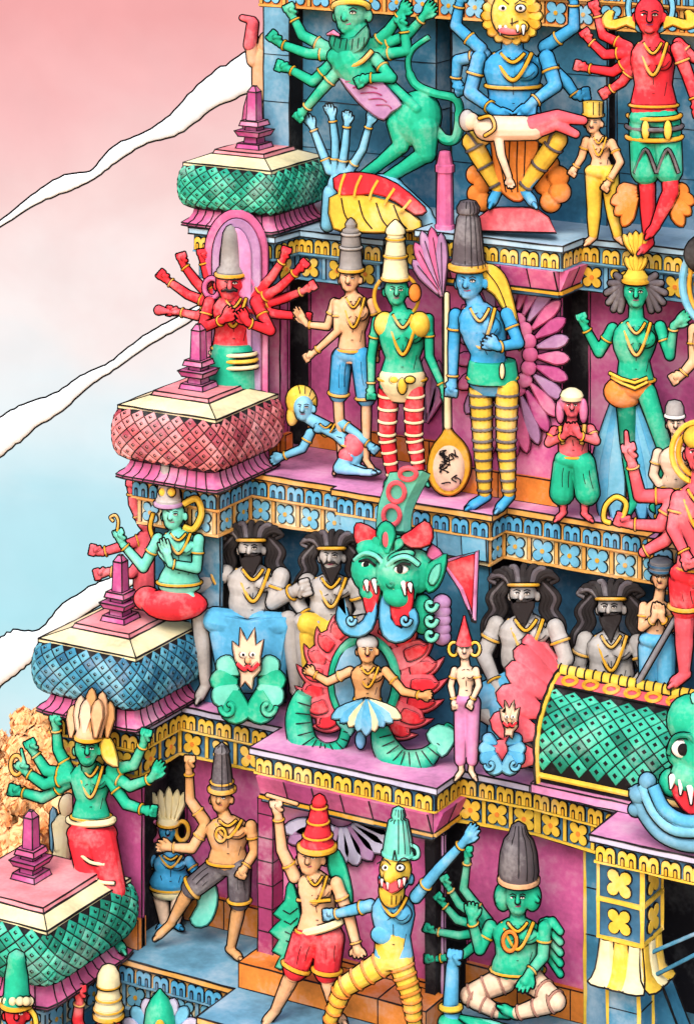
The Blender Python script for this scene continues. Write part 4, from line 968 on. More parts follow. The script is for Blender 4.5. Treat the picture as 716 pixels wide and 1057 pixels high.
# hidden figure on the left flank
f = Fig('statue', 'pale statue with raised coral arm, mostly hidden above the topmost dome', (268, 240), y=1.25, yaw=0)
f.b += [f.cone((272, 60, 0), (272, 150, 0), 12, 11), f.cone((262, 62, 2), (259, 45, 4), 7, 6), f.ell((276, 45, 0), 10, 13, 10), f.cone((270, 150, 0), (268, 235, 0), 10, 6), f.cone((280, 150, 0), (282, 235, 0), 10, 6)]; f.SW = 10
f.part('sleeve', 'coral', [f.cone((258, 46, 5), (261, 24, 6), 6.5, 6), f.cone((261, 21, 6), (250, 18, 6), 4, 3)], re=True); f.part('shawl', 'rose', f.puff([(256, 96), (266, 92), (272, 120), (268, 150), (256, 146), (250, 126)], 10, 16, 2)); f.done('peach', marks=False)
z2 = Z[2]
def plain(name, label, base, cat, **k): return Fig(name, label, base, cat=cat, group='', **k)
# teal seated statue by the blue dome
f = person('statue', 'teal praying statue with grey conical crown seated behind the blue tiled dome', (184, 660), z2, 'aqua', (179, 532, 11.5), (164, 552, 204, 553), (174, 604, 196, 604), nm=True, y=-.68, r=6.4, lr=7, look=-.5, fat=3, hw=22, jewel=.4,
  arms=[([(163, 556, 2), (148, 586, 8), (127, 562, 12), (120, 545, 13)], 'fist'), ([(205, 557, 2), (203, 587, 8), (176, 582, 22), (167, 556, 25)], 'open', -1)], legs=[[(178, 612, -2), (168, 618, 0), (178, 621, -3), (184, 621, -4)], [(192, 612, -2), (198, 618, 0), (188, 620, -3), (182, 621, -4)]])
f.crown(174, 521, [(0, 13.5), (6, 13.2), (7, 12), (24, 10), (40, 8.5), (46, 7.5), (47, 5), (49, .5)], 'lgray', band='mauve', bh=4.5)
for x in (168, 177): f.part('crown_boss', 'yellow', [f.ell((x, 508, 11), 4, 4.4, 2.5)])
f.part('halo', 'yellow', f.tube(f.sp([(190, 520, -4), (203, 515, -4), (208, 530, -4), (200, 546, -4), (190, 544, -4)]), 3.2)); f.part('ribbon', 'gold', f.tube(f.sp([(158, 530, -2), (155, 545, -1), (160, 560, 2)]), 2))
f.part('cloth', 'red', [f.ell((180, 624, 4), 34, 16, 15), f.ell((152, 618, 8), 14, 12, 10)], re=True); f.part('curl', 'gold', f.tube(f.sp([(121, 548, 16), (122, 538, 16), (119, 532, 16), (114, 534, 16), (117, 538, 16)]), 1.2)); f.done('aqua')
# hidden red statue on the flank
f = Fig('statue', 'red statue mostly hidden behind the teal one, two forearms reaching out left', (150, 650), y=-.25, yaw=0)
f.b += [f.cone((152, 560, 0), (152, 640, 0), 13, 15), f.ell((152, 536, 0), 10, 13, 10)]
for a in ([(150, 556, 4), (132, 562, 8), (106, 570, 8), (92, 567, 8)], [(150, 574, 4), (136, 592, 10), (112, 590, 10), (96, 594, 10)], [(148, 540, 4), (138, 520, 4), (136, 508, 4), (136, 496, 4)]): f.arm(a, 6.6)
f.SW = 12; f.done('coral', marks=False)

# grey bearded sages
def sage(label, base, head, sh, hip, arms, legs, y, cloth=None, cm='sky', loops=1, hx=0, floor=True):
    head = (head[0], head[1]+1, head[2]*1.12)
    f = person('statue', label, base, z2, 'lgray', head, sh, hip, arms, legs, y=y, r=10.5, lr=12.5, fat=6, jewel=.62, belt=False, look=-.3, long=1.2, ww=(sh[2]-sh[0])*.46)
    x, yy, r = head
    bd = [(x-r*.88, yy+r*.18), (x-r*.68, yy+r*.62), (x-r*.36, yy+r*.86), (x-r*.05, yy+r*.80), (x+r*.3, yy+r*.84), (x+r*.62, yy+r*.6), (x+r*.86, yy+r*.14), (x+r*.84, yy+r*.9), (x+r*.55, yy+r*1.5), (x+r*.25, yy+r*2.2), (x+r*.02, yy+r*2.75), (x-r*.2, yy+r*2.3), (x-r*.42, yy+r*1.95), (x-r*.66, yy+r*1.5), (x-r*.9, yy+r*.9)]
    for sx in (-1, 1): f.part('moustache', 'hair', f.tube(f.sp([(x-r*.1+sx*r*.04, yy+r*.46, r*1.18), (x-r*.1+sx*r*.3, yy+r*.46, r*1.12), (x-r*.08+sx*r*.62, yy+r*.66, r*.92)]), [r*.10]*4+[r*.12]*4+[r*.06]*5), ink=False)
    f.part('beard', 'hair', f.puff(bd, r*.55, r*1.12, 2), ink=False)
    if 0: f.lines('beard_line', [f.sp([(x+r*q*.5, yy+r*.75, r*1.36), (x+r*q*.42+1, yy+r*1.3, r*1.36), (x+r*q*.2, yy+r*1.9, r*1.34)]) for q in (-1, -.3, .4, 1.1)], .32, 'gray')
    f.part('crown', 'gold', f.tube([(x+r*1.12*cos(2*pi*j/22), yy-r*.72, r*1.2*sin(2*pi*j/22)) for j in range(22)], 1.6, 7, True))
    hr_ = []; rg = random.Random(label)
    for i in range(9):      # coiled locks above the band
        t = pi*(i+.5)/9; ct, st_ = cos(t), sin(t)
        hr_.append((('hair', 'hair', 'dgray')[i % 3], f.tube(f.sp([(x+r*.95*ct, yy-r*.85, r*.55*st_), (x+r*1.35*ct, yy-r*(1.25+.45*st_), r*.3*st_), (x+r*2.0*ct, yy-r*(1.35+.75*st_), r*.1*st_), (x+r*2.3*ct+(r*.25 if ct > 0 else -r*.25), yy-r*(1.0+.9*st_), -1), (x+r*2.05*ct, yy-r*(.72+.75*st_), -1)]), [r*.26]*8+[r*.22]*8+[r*.15]*9)))
    for sx in (-1, 1):      # wavy locks down to the arms
        for i in range(5):
            w = 1.15+i*.27; hr_.append((('hair', 'hair', 'hair', 'dgray', 'hair')[i], f.tube(f.sp([(x+sx*r*(.85+i*.1), yy-r*.9-i*1.2, -2-i), (x+sx*r*(w+.35), yy+r*.1, -4-i), (x+sx*r*(w+.15), yy+r*1.1, -5-i), (x+sx*r*(w+.75), yy+r*2.2, -6-i), (x+sx*r*(w+.6), yy+r*3.4+i*3, -7-i), (x+sx*r*(w+.9), yy+r*4.6+i*4, -8-i)]), [r*.19]*20+[r*.15]*11)))
    B = Buf()
    for m_, p in hr_: B.add(p, m_); B.add(shell(p, f.front, f.iw*.5), 'ink')
    B.build('hair', f.root)
    if cloth: f.part('cloth', cm, cloth(f), re=True)
    f.part('seat', 'navy', f.puff([(hip[0]-20, hip[1]+2), (hip[2]+22, hip[1]+2), (hip[2]+22, base[1]-1), (hip[0]-20, base[1]-1)], -16, 4))
    f.done('lgray'); return f
sage('grey bearded sage with black locks and blue cloth, touching the blue dome, leftmost sage', (256, 704), (259, 566, 11.5), (234, 588, 288, 591), (247, 642, 273, 643),
     [([(233, 592, 2), (209, 603, 10), (190, 613, 16), (180, 620, 18)], 'open'), ([(290, 595, 2), (282, 622, 12), (304, 610, 18), (318, 606, 20)], 'fist')],
     [[(248, 648, 8), (207, 636, 26), (212, 690, 20), (204, 702, 30)], [(272, 648, 8), (298, 640, 24), (305, 694, 20), (312, 704, 30)]], -.34,
     lambda f: [f.cone((250, 644, 14), (222, 640, 26), 14, 13), f.cone((268, 644, 14), (292, 644, 24), 14, 12), f.cone((226, 650, 26), (234, 684, 24), 10, 9), f.cone((290, 652, 24), (286, 684, 22), 9, 10), f.puff([(218, 634), (256, 640), (296, 636), (294, 660), (284, 690), (258, 696), (232, 692), (220, 664)], 18, 34, 2)])
sage('grey bearded sage in yellow cloth directly left of the green dragon mask', (336, 704), (342, 574, 11), (317, 597, 366, 600), (330, 646, 354, 646),
     [([(317, 601, 2), (305, 618, 8), (316, 636, 16)], 'fist'), ([(367, 604), (376, 630), (364, 646, 8)], 'fist')],
     [[(331, 650, 8), (312, 642, 22), (316, 692, 16), (308, 704, 24)], [(354, 650, 8), (376, 644, 22), (374, 692, 16), (380, 704, 24)]], -.27,
     lambda f: [f.cone((334, 648, 14), (318, 644, 24), 14, 12), f.cone((318, 652, 24), (322, 684, 20), 10, 9), f.cone((350, 648, 14), (372, 648, 22), 14, 12)], 'yellow')
sage('grey bearded sage in blue cloth, cross-legged, left of the red-petalled barrel roof', (540, 760), (540, 613, 12.5), (514, 640, 571, 643), (528, 698, 558, 698),
     [([(512, 645, 2), (499, 676, 12), (512, 704, 26), (520, 714, 30)], 'fist'), ([(573, 648, 2), (584, 680, 8), (568, 706, 20), (556, 714, 24)], 'fist')],
     [[(530, 706, 8), (482, 716, 28), (530, 740, 34), (546, 748, 36)], [(556, 706, 8), (600, 720, 26), (556, 746, 32), (540, 752, 34)]], -.34,
     lambda f: [f.cone((532, 704, 14), (496, 714, 26), 16, 14), f.cone((554, 704, 14), (584, 716, 24), 16, 14), f.cone((520, 720, 26), (516, 756, 24), 16, 14), f.cone((544, 716, 22), (548, 752, 22), 16, 16)])
sage('grey bearded sage half hidden behind the red-petalled barrel roof, rightmost sage', (632, 770), (630, 627, 12), (605, 657, 656, 660), (617, 716, 645, 716),
     [([(604, 661), (596, 690, 4), (612, 712, 12)], 'fist'), ([(658, 664), (668, 694, 4), (650, 714, 12)], 'fist')],
     [[(618, 722), (606, 736, 10), (612, 764, 8), (604, 770, 12)], [(644, 722), (656, 736, 10), (650, 764, 8), (658, 770, 12)]], -.06)

# thin pink attendant
f = person('statue', 'thin pink statue with red pointed hat beside the dragon arch', (482, 785), z2, 'pale', (479, 671, 7.5), (470, 690, 491, 690), (475, 720, 488, 720), y=-.80, r=4, lr=6, jewel=0, belt=False,
  arms=[([(469, 692, 1), (465, 708, 4), (468, 722, 6)], 'fist'), ([(491, 692, 1), (494, 708, 4), (487, 722, 8)], 'fist')], legs=[[(476, 724), (475, 752), (476, 778), (470, 785, 5)], [(488, 724), (488, 752), (486, 778), (491, 785, 5)]])
f.crown(479, 665, [(0, 8.5), (12, 5), (24, 1.6), (29, .5)], 'red', band=None, name='hat')
for sx in (-1, 1): f.part('earring', 'yellow', f.tube([(479+sx*11+5*cos(2*pi*j/14), 670+7*sin(2*pi*j/14), -1) for j in range(14)], 1.4, 6, True))
f.part('trousers', 'pink', [f.cone((476, 724, 0), (475, 770, 0), 7.5, 5.5), f.cone((488, 724, 0), (487, 770, 0), 7.5, 5.5), f.ell((482, 722, 0), 12, 8, 8)], re=True); f.done('pale')

# dragon arch: mask, ring, deity, feathers, tails
f = plain('dragon_arch', 'dragon arch: green fanged mask over a ring of red feathers with curling green tails', (392, 775), 'arch ornament', z=z2, y=-.62, hip=900, yaw=.5)
cr_ = [f.P(x, y, d) for x, y, d in ()]
L_ = f.sp([(388, 548, 6), (391, 520, 12), (402, 488, 22)]); R2 = f.sp([(416, 548, 6), (418, 522, 12), (436, 486, 22)])
band = [[f.pt(a), f.pt(b_), f.pt((b_[0]+8, b_[1]+4, b_[2]-14)), f.pt((a[0]+4, a[1]+3, a[2]-14))] for a, b_ in zip(L_, R2)]
f.part('crest', 'aqua', rings(band)); B = Buf()
for (x, y, dd) in ((404, 532, 12), (409, 508, 16.5), (421, 489, 22.5)): B.add(f.tube([(x+8.5*cos(2*pi*j/18), y+10*sin(2*pi*j/18)*(.6 if y < 490 else 1), dd+(1.5-3*sin(2*pi*j/18)*.9)) for j in range(18)], 2.6, 7, True), 'coral')
B.build('crest_ring', f.root)
f.part('mask', 'green', [f.ell((384, 588, 22), 22, 24, 20), f.ell((413, 592, 26), 26, 26, 22), f.ell((397, 566, 20), 30, 14, 18), f.ell((385, 610, 30), 14, 11, 14), f.ell((412, 614, 36), 17, 12, 15), f.ell((430, 590, 16), 18, 22, 16), f.ell((379, 570, 32), 12, 5, 6, rot=-.4), f.ell((414, 574, 38), 14, 5, 6, rot=.25), f.ell((436, 634, 12), 12, 20, 12)], re=True)
for x, y, d_, r in ((379, 583, 40, 6.5), (414, 588, 46, 7.5)): f.multi('eye', [('white', f.ell((x, y, d_-1), r*.95, r*.6, 3)), ('ink', f.ell((x-1, y, d_+1.2), r*.55, r*.55, 1.6)), ('ink', f.tube(f.sp([(x-r*1.3, y-r*.2+(r*.5 if x > 400 else -r*.3), d_), (x, y-r*.75, d_+1.5), (x+r*1.3, y-r*.3+(-r*.4 if x > 400 else r*.5), d_)]), 1.5))])
for pl in ([(388, 560), (368, 562), (366, 544), (372, 540), (388, 548)], [(412, 556), (424, 566), (444, 562), (446, 546), (438, 538), (424, 548)]): f.part('horn', 'red', f.puff(pl, 22, 34, 2))
f.part('brow', 'aqua', f.tube(f.sp([(366, 578, 36), (376, 571, 42), (388, 574, 44), (395, 582, 42)]), 2.2)); f.part('brow', 'aqua', f.tube(f.sp([(400, 584, 46), (408, 577, 49), (420, 575, 48), (432, 583, 42)]), 2.4))
for q in ((389, 600, 45, 1), (404, 602, 50, -1)): f.part('nostril', 'dgreen', f.tube([(q[0]+4*(1-t)*cos(6*t)*q[3], q[1]+4*(1-t)*sin(6*t), q[2]) for t in [i/12 for i in range(11)]], 1.5))
f.part('leaf_crest', 'green', [f.petal((399, 572), (398, 538), 20, 30, 40), f.petal((392, 568), (386, 554), 10, 30, 38), f.petal((408, 569), (414, 556), 10, 30, 38)]); f.part('leaf_heart', 'coral', [f.ell((398, 557, 40), 3.4, 8, 2)])
for x0, pl in ((382, [(375, 602), (390, 599), (392, 612), (386, 632), (380, 636), (375, 620)]), (413, [(402, 604), (424, 600), (426, 622), (420, 642), (408, 646), (402, 626)])): f.part('mouth', 'red', f.puff(pl, 38, 44, 2))
for a, b_ in (((378, 601), (379, 610)), ((386, 600), (388, 612)), ((405, 603), (408, 615)), ((416, 602), (418, 614)), ((423, 604), (424, 611))): f.part('fang', 'white', [f.cone((*a, 46), (*b_, 48), 2.6, .6, 8)])
for pl in ([(354, 618), (350, 624), (358, 628), (361, 638), (370, 644), (378, 634), (380, 614), (389, 612), (389, 632), (384, 650), (370, 658), (355, 654), (347, 640), (349, 626)], [(394, 614), (403, 618), (404, 638), (414, 648), (422, 640), (420, 632), (428, 628), (432, 642), (424, 658), (408, 664), (395, 656), (391, 636)]): f.part('lower_jaw', 'sky', f.puff(pl, 30, 44, 2))
f.part('jaw_curl', 'lblue', f.tube([(418+6*(1-t)*cos(7*t), 640+7*(1-t)*sin(7*t), 50) for t in [i/14 for i in range(14)]], 1.6)); f.part('jaw_curl', 'lblue', f.tube([(362+5*(1-t)*cos(7*t), 640+6*(1-t)*sin(7*t), 46) for t in [i/14 for i in range(14)]], 1.6))
f.part('ear', 'green', f.puff([(436, 600), (440, 584), (452, 576), (461, 572), (459, 590), (452, 606), (442, 612)], 14, 24, 2)); f.part('ear_inner', 'aqua', f.puff([(442, 600), (446, 588), (454, 582), (453, 594), (447, 604)], 24, 27, 2)); f.part('ear_frill', 'rose', f.puff([(440, 574), (446, 562), (458, 574), (450, 580)], 10, 18, 2))
f.part('curl', 'aqua', [f.tube([(444+7*(1-t)*cos(6.5*t), y_+8*(1-t)*sin(6.5*t), 24) for t in [i/14 for i in range(13)]], 2.2) for y_ in (624, 640, 655)]); f.part('scales', 'mauve', [f.ell((456, 622+i*9, 8), 9, 8, 6) for i in range(5)])
f.part('wing_panel', 'red', f.puff([(458, 581), (491, 571), (488, 640), (474, 606)], -14, -6)); f.part('wing_rim', 'pink', f.tube([(457, 580, -6), (492, 569, -6), (489, 642, -6), (476, 608, -6)], 2.2, 6, True))
# ring and deity
f.part('ring', 'green', f.tube([(376+33*cos(2*pi*j/36), 704+45*sin(2*pi*j/36), 10) for j in range(36)], 4.5, 9, True)); f.part('ring_disc', 'ledgeblue', [f.ell((376, 704, 4), 31, 43, 4)])
fe = []
for i in range(7):
    t = radians(122+i*17); fe.append(((376+34*cos(t), 704-45*sin(t)), (376+70*cos(t), 704-74*sin(t))))
for i in range(8):
    t = radians(64-i*17); fe.append(((376+34*cos(t), 704-45*sin(t)), (376+(84 if i else 66)*cos(t), 704-74*sin(t))))
def flame(a, b_, w, sg):
    ux, uy = b_[0]-a[0], b_[1]-a[1]; L = sqrt(ux*ux+uy*uy); ux /= L; uy /= L
    pf = ((0, -.42), (.25, -.5), (.5, -.46), (.74, -.3), (.92, -.02), (1.04, .34), (.84, .2), (.72, .44), (.5, .5), (.25, .46), (0, .4))
    return [(a[0]+ux*L*q-uy*w*h*sg, a[1]+uy*L*q+ux*w*h*sg) for q, h in pf]
for i, (a, b_) in enumerate(fe):
    sg = 1 if i < 7 else -1; q = f.part('feather', 'coral', f.puff(flame(a, b_, 27, sg), -6+i % 2*2.5, 4+i % 2*2.5, 2))
    f.part('feather_heart', 'red', f.puff(flame((a[0]*.7+b_[0]*.3, a[1]*.7+b_[1]*.3), (a[0]*.16+b_[0]*.84, a[1]*.16+b_[1]*.84), 13, sg), 4+i % 2*2.5, 6.5+i % 2*2.5, 2), parent=q)
for nm, pts, rr in (('tail', [(314, 716, 8), (308, 740, 12), (314, 768, 16), (334, 778, 18), (352, 768, 18), (358, 750, 16)], [6, 7, 8, 9]), ('tail', [(392, 752, 14), (398, 772, 18), (414, 788, 20), (438, 784, 20), (454, 766, 18), (464, 750, 16)], [7, 9, 10, 10])):
    q = f.sp(pts, 8); n_ = len(q); R_ = [5+9*sin(pi*min(1, (i/n_)*1.15+.12)) for i in range(n_)]
    tq = f.part(nm, 'green', f.tube(q, R_, 12)); st = []
    for i in range(4, n_-3, 3):
        d_ = V(q[i+1])-V(q[i-1]); nrm = V((-d_.y, d_.x, 0)).normalized(); st.append([tuple(V(q[i])+nrm*R_[i]*u+V((0, 0, R_[i]*sqrt(max(0, 1-u*u))+.4))) for u in (-.9, -.5, 0, .5, .9)])
    f.lines('scale_line', st, .7, parent=tq)
f.part('tail_leaf', 'aqua', f.puff([(446, 770), (440, 758), (452, 748), (472, 756), (466, 772), (456, 782)], 14, 24, 2)); f.part('tail_leaf', 'aqua', f.puff([(352, 752), (346, 742), (356, 736), (366, 748), (362, 760)], 12, 22, 2))
f.part('knob', 'lblue', [f.ell((372, 764, 18), 5, 9, 5)])
f = person('statue', 'small orange-skinned statue with arms outstretched inside the ring of the dragon arch', (379, 752), None, 'tan', (379, 672, 10), (362, 690, 397, 690), (370, 724, 388, 724), d=f.d0-26*f.k, r=5.2, lr=8, ww=13, jewel=.6, yaw=.5,
  arms=[([(361, 693, 1), (338, 704, 3), (324, 696, 5), (314, 690, 6)], 'open'), ([(398, 693, 1), (416, 714, 3), (434, 718, 5), (446, 717, 6)], 'open')], legs=[[(372, 728), (358, 738, 6), (378, 746, 8), (386, 748, 8)], [(386, 728), (400, 738, 6), (380, 748, 9), (372, 749, 9)]])
f.part('cap', 'lgray', [f.ell((379, 664, -1), 11, 8, 10)])
f.part('petal_skirt', ['lblue', 'cream', 'sky'], [f.petal((378, 722), (378+x, 760-abs(x)*.5), 13, 17-abs(x)*.12, 22-abs(x)*.12, .75) for x in (-36, 36, -27, 27, -18, 18, -9, 9, 0)]); f.done('tan')

# lion masks with foliage on the ledge edge
def lionmask(label, base, y, x, yy, m, m2, yaw=.4, k=1.0, lx=0, ly=0):
    f = plain('lion_mask', label, base, 'ornament', y=y, yaw=yaw)
    f.part('flame_face', 'pale', f.puff([(x+a*k, yy+b_*k) for a, b_ in ((-14, -2), (-16, -20), (-9, -14), (-8, -34), (-1, -20), (7, -34), (8, -16), (16, -22), (13, -4), (13, 10), (6, 18), (4, 30), (-3, 22), (-8, 28), (-8, 14))], 10, 22, 2))
    for sx in (-1, 1): f.multi('eye', [('white', f.ell((x+sx*5*k, yy-6*k, 22), 3.4*k, 2.4*k, 2)), ('ink', f.ell((x+sx*5*k, yy-6*k, 23.6), 1.5*k, 1.6*k, 1))])
    f.part('nose', 'peach', [f.ell((x, yy, 23), 3*k, 3*k, 3)]); f.part('mouth', 'red', f.tube(f.sp([(x+a*k, yy+b_*k, d_) for a, b_, d_ in ((-11, 3, 22.5), (-4, 9, 23.6), (0, 6, 24), (4, 9, 23.6), (11, 3, 22.5))]), 2*k))
    for sx in (-1, 1):
        for i, (a, b_, c, w) in enumerate(((8, 14, (34, 0), 22), (10, 22, (42, 20), 24), (10, 26, (38, 44), 26), (12, 30, (14, 66), 32))):
            f.part('leaf', (m, m2)[i % 2], f.petal((x+lx+sx*a*k, yy+ly+b_*k), (x+lx+sx*c[0]*.94*k, yy+ly+c[1]*k), w*k, -4+i*2, 8+i*2, .68))
        f.part('leaf_curl', m2, f.tube([(x+lx+sx*(20+9*(1-t)*cos(6*t))*k, yy+ly+(48+11*(1-t)*sin(6*t))*k, 16) for t in [i/16 for i in range(14)]], 2.2*k))
    return f
lionmask('peach lion mask with teal foliage hanging on the ledge edge left of the dragon arch', (256, 745), -.72, 256, 682, 'aqua', 'green')
lionmask('peach lion mask with blue foliage on the ledge edge beside the red-petalled barrel roof', (532, 810), -.92, 526, 744, 'sky', 'lblue', k=.62, lx=-8, ly=16)

# tiled barrel roof with horseshoe petals
f = plain('barrel_roof', 'green tiled barrel roof with red petalled gable and gold ridge on the right ledge', (640, 820), 'roof', y=-.72)
bx0, bx1, by, bz = 1.84, 2.78, -.42, z2+.045; ra, hb = .32, .60
def bp(x, t, o=0):      # t 0 front foot .. 1 back foot
    a = pi*t; c = cos(a); s_ = sin(a); k_ = 1+.14*sin(pi*min(1, 2*min(t, 1-t)*1.6)); return V((x, by-(ra+o)*c*k_, bz+(hb+o)*s_**.8))
Bs = Buf(); ibox(Bs, (bx0-.04, by-ra-.05, z2+.002), (bx1+.6, by+ra+.05, z2+.06), 'pink'); Bs.build('plinth', f.root, smooth=False)
D = Buf(); D.add(rings([[bp(x, i/24) for i in range(25)] for x in (bx0, bx1+.6)]), 'ink')
rg = random.Random(5)
NXc, NTc = 11, 5; t0, t1 = .03, .36
for i in range(NXc*2+1):
    for j in range(NTc*2-1):
        if (i+j) % 2: continue
        x = bx0+.03+(bx1+.45-bx0)*i/(NXc*2); t = t0+(t1-t0)*(j+1)/(NTc*2); hx_, ht = (bx1+.45-bx0)/(NXc*2)*.9, (t1-t0)/(NTc*2)*.9
        q = lambda sc, o: [bp(x+dx*hx_*sc, t+dt*ht*sc, o) for dx, dt in ((1, 0), (0, 1), (-1, 0), (0, -1))]
        D.add(rings([q(1, .0), q(.97, .006), q(.66, .012)]), ('tile', 'tile2', 'tile2', 'tile3')[rg.randrange(4)]); D.add(rings([q(.3, .010), q(.3, .014)]), 'ink')
D.build('tiled_vault', f.root)
Rb = Buf()
def strip(ta, tb, o, m, oi=.0):
    n_ = 6; o_ = [[bp(x, ta+(tb-ta)*i/n_, o) for i in range(n_+1)] for x in (bx0, bx1+.6)]; v = o_[0]+o_[1]; k_ = n_+1
    Rb.add((v, [(i, i+1, i+1+k_, i+k_) for i in range(n_)]), m)
    for tt in (ta, tb): Rb.add(tube([bp(bx0, tt, o+.003), bp(bx1+.6, tt, o+.003)], .007, 5), 'ink')
strip(.37, .46, .014, 'coral')
for j in range(9):
    x = bx0+.10+j*.145; pts = [bp(x+.045*cos(a), .415+.034*sin(a), .024) for a in [2*pi*k/14 for k in range(14)]]; Rb.add(tube(pts, .011, 6, True), 'gold'); Rb.add(tube(pts, .014, 4, True), 'gold')
Rb.build('ridge_band', f.root)
Rg = Buf(); Rg.add(tube([bp(bx0-.02, .5, .02), bp(bx1+.6, .5, .02)], .045, 10), 'yellow')
for j in range(26): c = bx0+j*.06; Rg.add(tube([bp(c-.015, .5, .02)+V((0, .048*cos(a), .048*sin(a)))+V((.03*(a/6.28), 0, 0)) for a in [2*pi*k/12 for k in range(13)]], .006, 5), 'ink')
Rg.build('ridge', f.root)
Bl = Buf(); Bl.add(tube([bp(bx0, .02, .012), bp(bx1+.6, .02, .012)], .018, 8), 'yellow'); Bl.add(tube([bp(bx0-.01, t/24, .016) for t in range(25)], .022, 8), 'yellow'); Bl.add(tube([bp(bx0-.012, t/24, .042) for t in range(25)], .008, 6), 'ink'); Bl.build('gable_rim', f.root)
Gb = Buf(); Gb.add(rings([[bp(bx0-.05, i/24, -.02) for i in range(25)], [bp(bx0-.004, i/24, -.006) for i in range(25)]]), 'coral'); Gb.build('gable', f.root)
for i in range(8):
    t = .07+.56*i/7; c = bp(bx0-.03, t, .02); n_ = (bp(bx0, t, .2)-bp(bx0, t, 0)).normalized(); n_ = (n_*.8+V((-.85, 0, 0))).normalized(); tg = (bp(bx0, min(1, t+.02))-bp(bx0, max(0, t-.02))).normalized()
    fr_ = n_.cross(tg).normalized(); pr = []
    prof = [(0, .05), (.05, .075), (.13, .095), (.2, .083), (.245, .05), (.26, .004)]
    pr = rings([[c+n_*(h*1.12)+(tg*cos(2*pi*k/14)*w+fr_*sin(2*pi*k/14)*.034) for k in range(14)] for h, w in prof])
    Bp = Buf(); Bp.add(pr, 'coral'); Bp.add(shell(pr, f.front, IW), 'ink'); Bp.build('petal', f.root)

# green dragon head closing the roof at the right edge
f = plain('dragon_ornament', 'green dragon head with blue curling trunk at the right edge, end of the barrel roof', (738, 868), 'ornament', y=-.98, yaw=.5)
f.part('head', 'green', [f.ell((738, 774, 0), 46, 58, 40), f.ell((704, 776, 24), 16, 18, 14), f.ell((712, 744, 14), 24, 26, 20), f.ell((694, 808, 26), 14, 14, 14), f.ell((720, 800, 24), 28, 20, 20)], re=True)
f.multi('eye', [('white', f.ell((704, 773, 37), 11, 9.5, 5)), ('ink', f.ell((705, 774, 41), 6, 6.5, 3))]); f.part('eyelid', 'dgreen', f.tube(f.sp([(690, 778, 38), (696, 762, 40), (710, 760, 40), (718, 770, 38)]), 2.6))
f.part('mouth', 'red', f.puff([(690, 812), (704, 806), (724, 816), (740, 830), (738, 852), (722, 850), (704, 836)], 30, 42, 2))
for a, b_ in (((694, 803), (692, 814)), ((703, 805), (702, 820)), ((712, 812), (713, 830))): f.part('fang', 'white', [f.cone((*a, 43), (*b_, 46), 4, .8, 9)])
for i, (pts, m_) in enumerate((([(655, 812, 30), (664, 838, 36), (684, 862, 40), (716, 872, 40), (740, 862, 38)], 'ledgeblue'), ([(664, 810, 38), (676, 838, 44), (698, 856, 46), (736, 856, 44)], 'lblue'), ([(674, 812, 44), (686, 836, 48), (708, 848, 48), (736, 846, 46)], 'sky'))): f.part('trunk', m_, f.tube(f.sp(pts), 7.5-i*.6, 10))
f.part('trunk_curl', 'ledgeblue', [f.ell((660, 820, 36), 11, 10, 9), f.ell((668, 807, 38), 9, 9, 8), f.ell((656, 836, 36), 8, 7, 7)], re=True); f.part('frill', 'aqua', f.tube(f.sp([(716, 722, 20), (730, 718, 20), (744, 724, 20)]), 6))

# right-hand group above the roof
f = person('statue', 'pale statue in blue striped cap and blue trousers praying behind the barrel roof', (674, 770), z2, 'peach', (682, 597, 9), (665, 622, 692, 624), (668, 660, 688, 660), y=-.31, r=5.4, lr=8.5, look=-.3, jewel=0,
  arms=[([(664, 626, 2), (662, 648, 8), (674, 640, 16), (679, 622, 18)], 'open'), ([(693, 627, 2), (694, 648, 8), (684, 640, 16), (680, 624, 18)], 'open', -1)], legs=[[(669, 666), (669, 720), (669, 764), (661, 770, 6)], [(687, 666), (687, 720), (687, 764), (694, 770, 6)]])
f.crown(682, 591, [(0, 11), (4, 12), (12, 11.5), (14, 8), (15, .5)], 'steel', band=None, name='cap', bands=[(3, 12, 'navy'), (8, 12.2, 'navy')])
leggings(f, 'sky', [((669, 666), (669, 720), (669, 760)), ((687, 666), (687, 720), (687, 760))], 9.5, name='trousers'); f.done('peach')
f = plain('spear', 'grey spear slanting in front of the blue-trousered statue at the right', (690, 700), 'spear', y=-.36); f.part('shaft', 'steel', f.cone((657, 707, 10), (734, 574, 10), 2.6, 2.6))
f = person('statue', 'big red statue with golden ringed head stepping out at the right edge', (706, 709), None, 'coral', (722, 468, 15), (692, 508, 750, 508), (704, 590, 738, 590), y=-.40, r=8.5, lr=13, look=-.3, jewel=.5,
  arms=[([(691, 512, 0), (660, 512, 8), (652, 478, 14), (647, 456, 15)], 'fist'), ([(692, 520, 4), (681, 543, 12), (652, 541, 18), (634, 534, 20)], 'fist'), ([(700, 514, 10), (694, 546, 20), (707, 572, 26), (713, 586, 28)], 'fist'), ([(698, 540, 2), (686, 558, 10), (664, 570, 16), (648, 580, 18)], None), ([(752, 512), (764, 550), (756, 590)], 'fist')],
  legs=[[(706, 600), (706, 652), (706, 696), (692, 708, 8)], [(736, 600), (742, 652), (744, 700), (752, 710, 8)]])
f.part('headdress', 'yellow', [f.ell((722, 452, 2), 17, 13, 16)]); f.b.append(f.cone((647, 458, 17), (646, 446, 18), 2.6, 1.8, 8))
for r_, m_ in ((22, 'gold'), (29, 'yellow')): f.part('head_ring', m_, f.tube([(722+r_*cos(2*pi*j/30), 467+r_*1.1*sin(2*pi*j/30), 2-r_*.1) for j in range(30)], 3, 7, True))
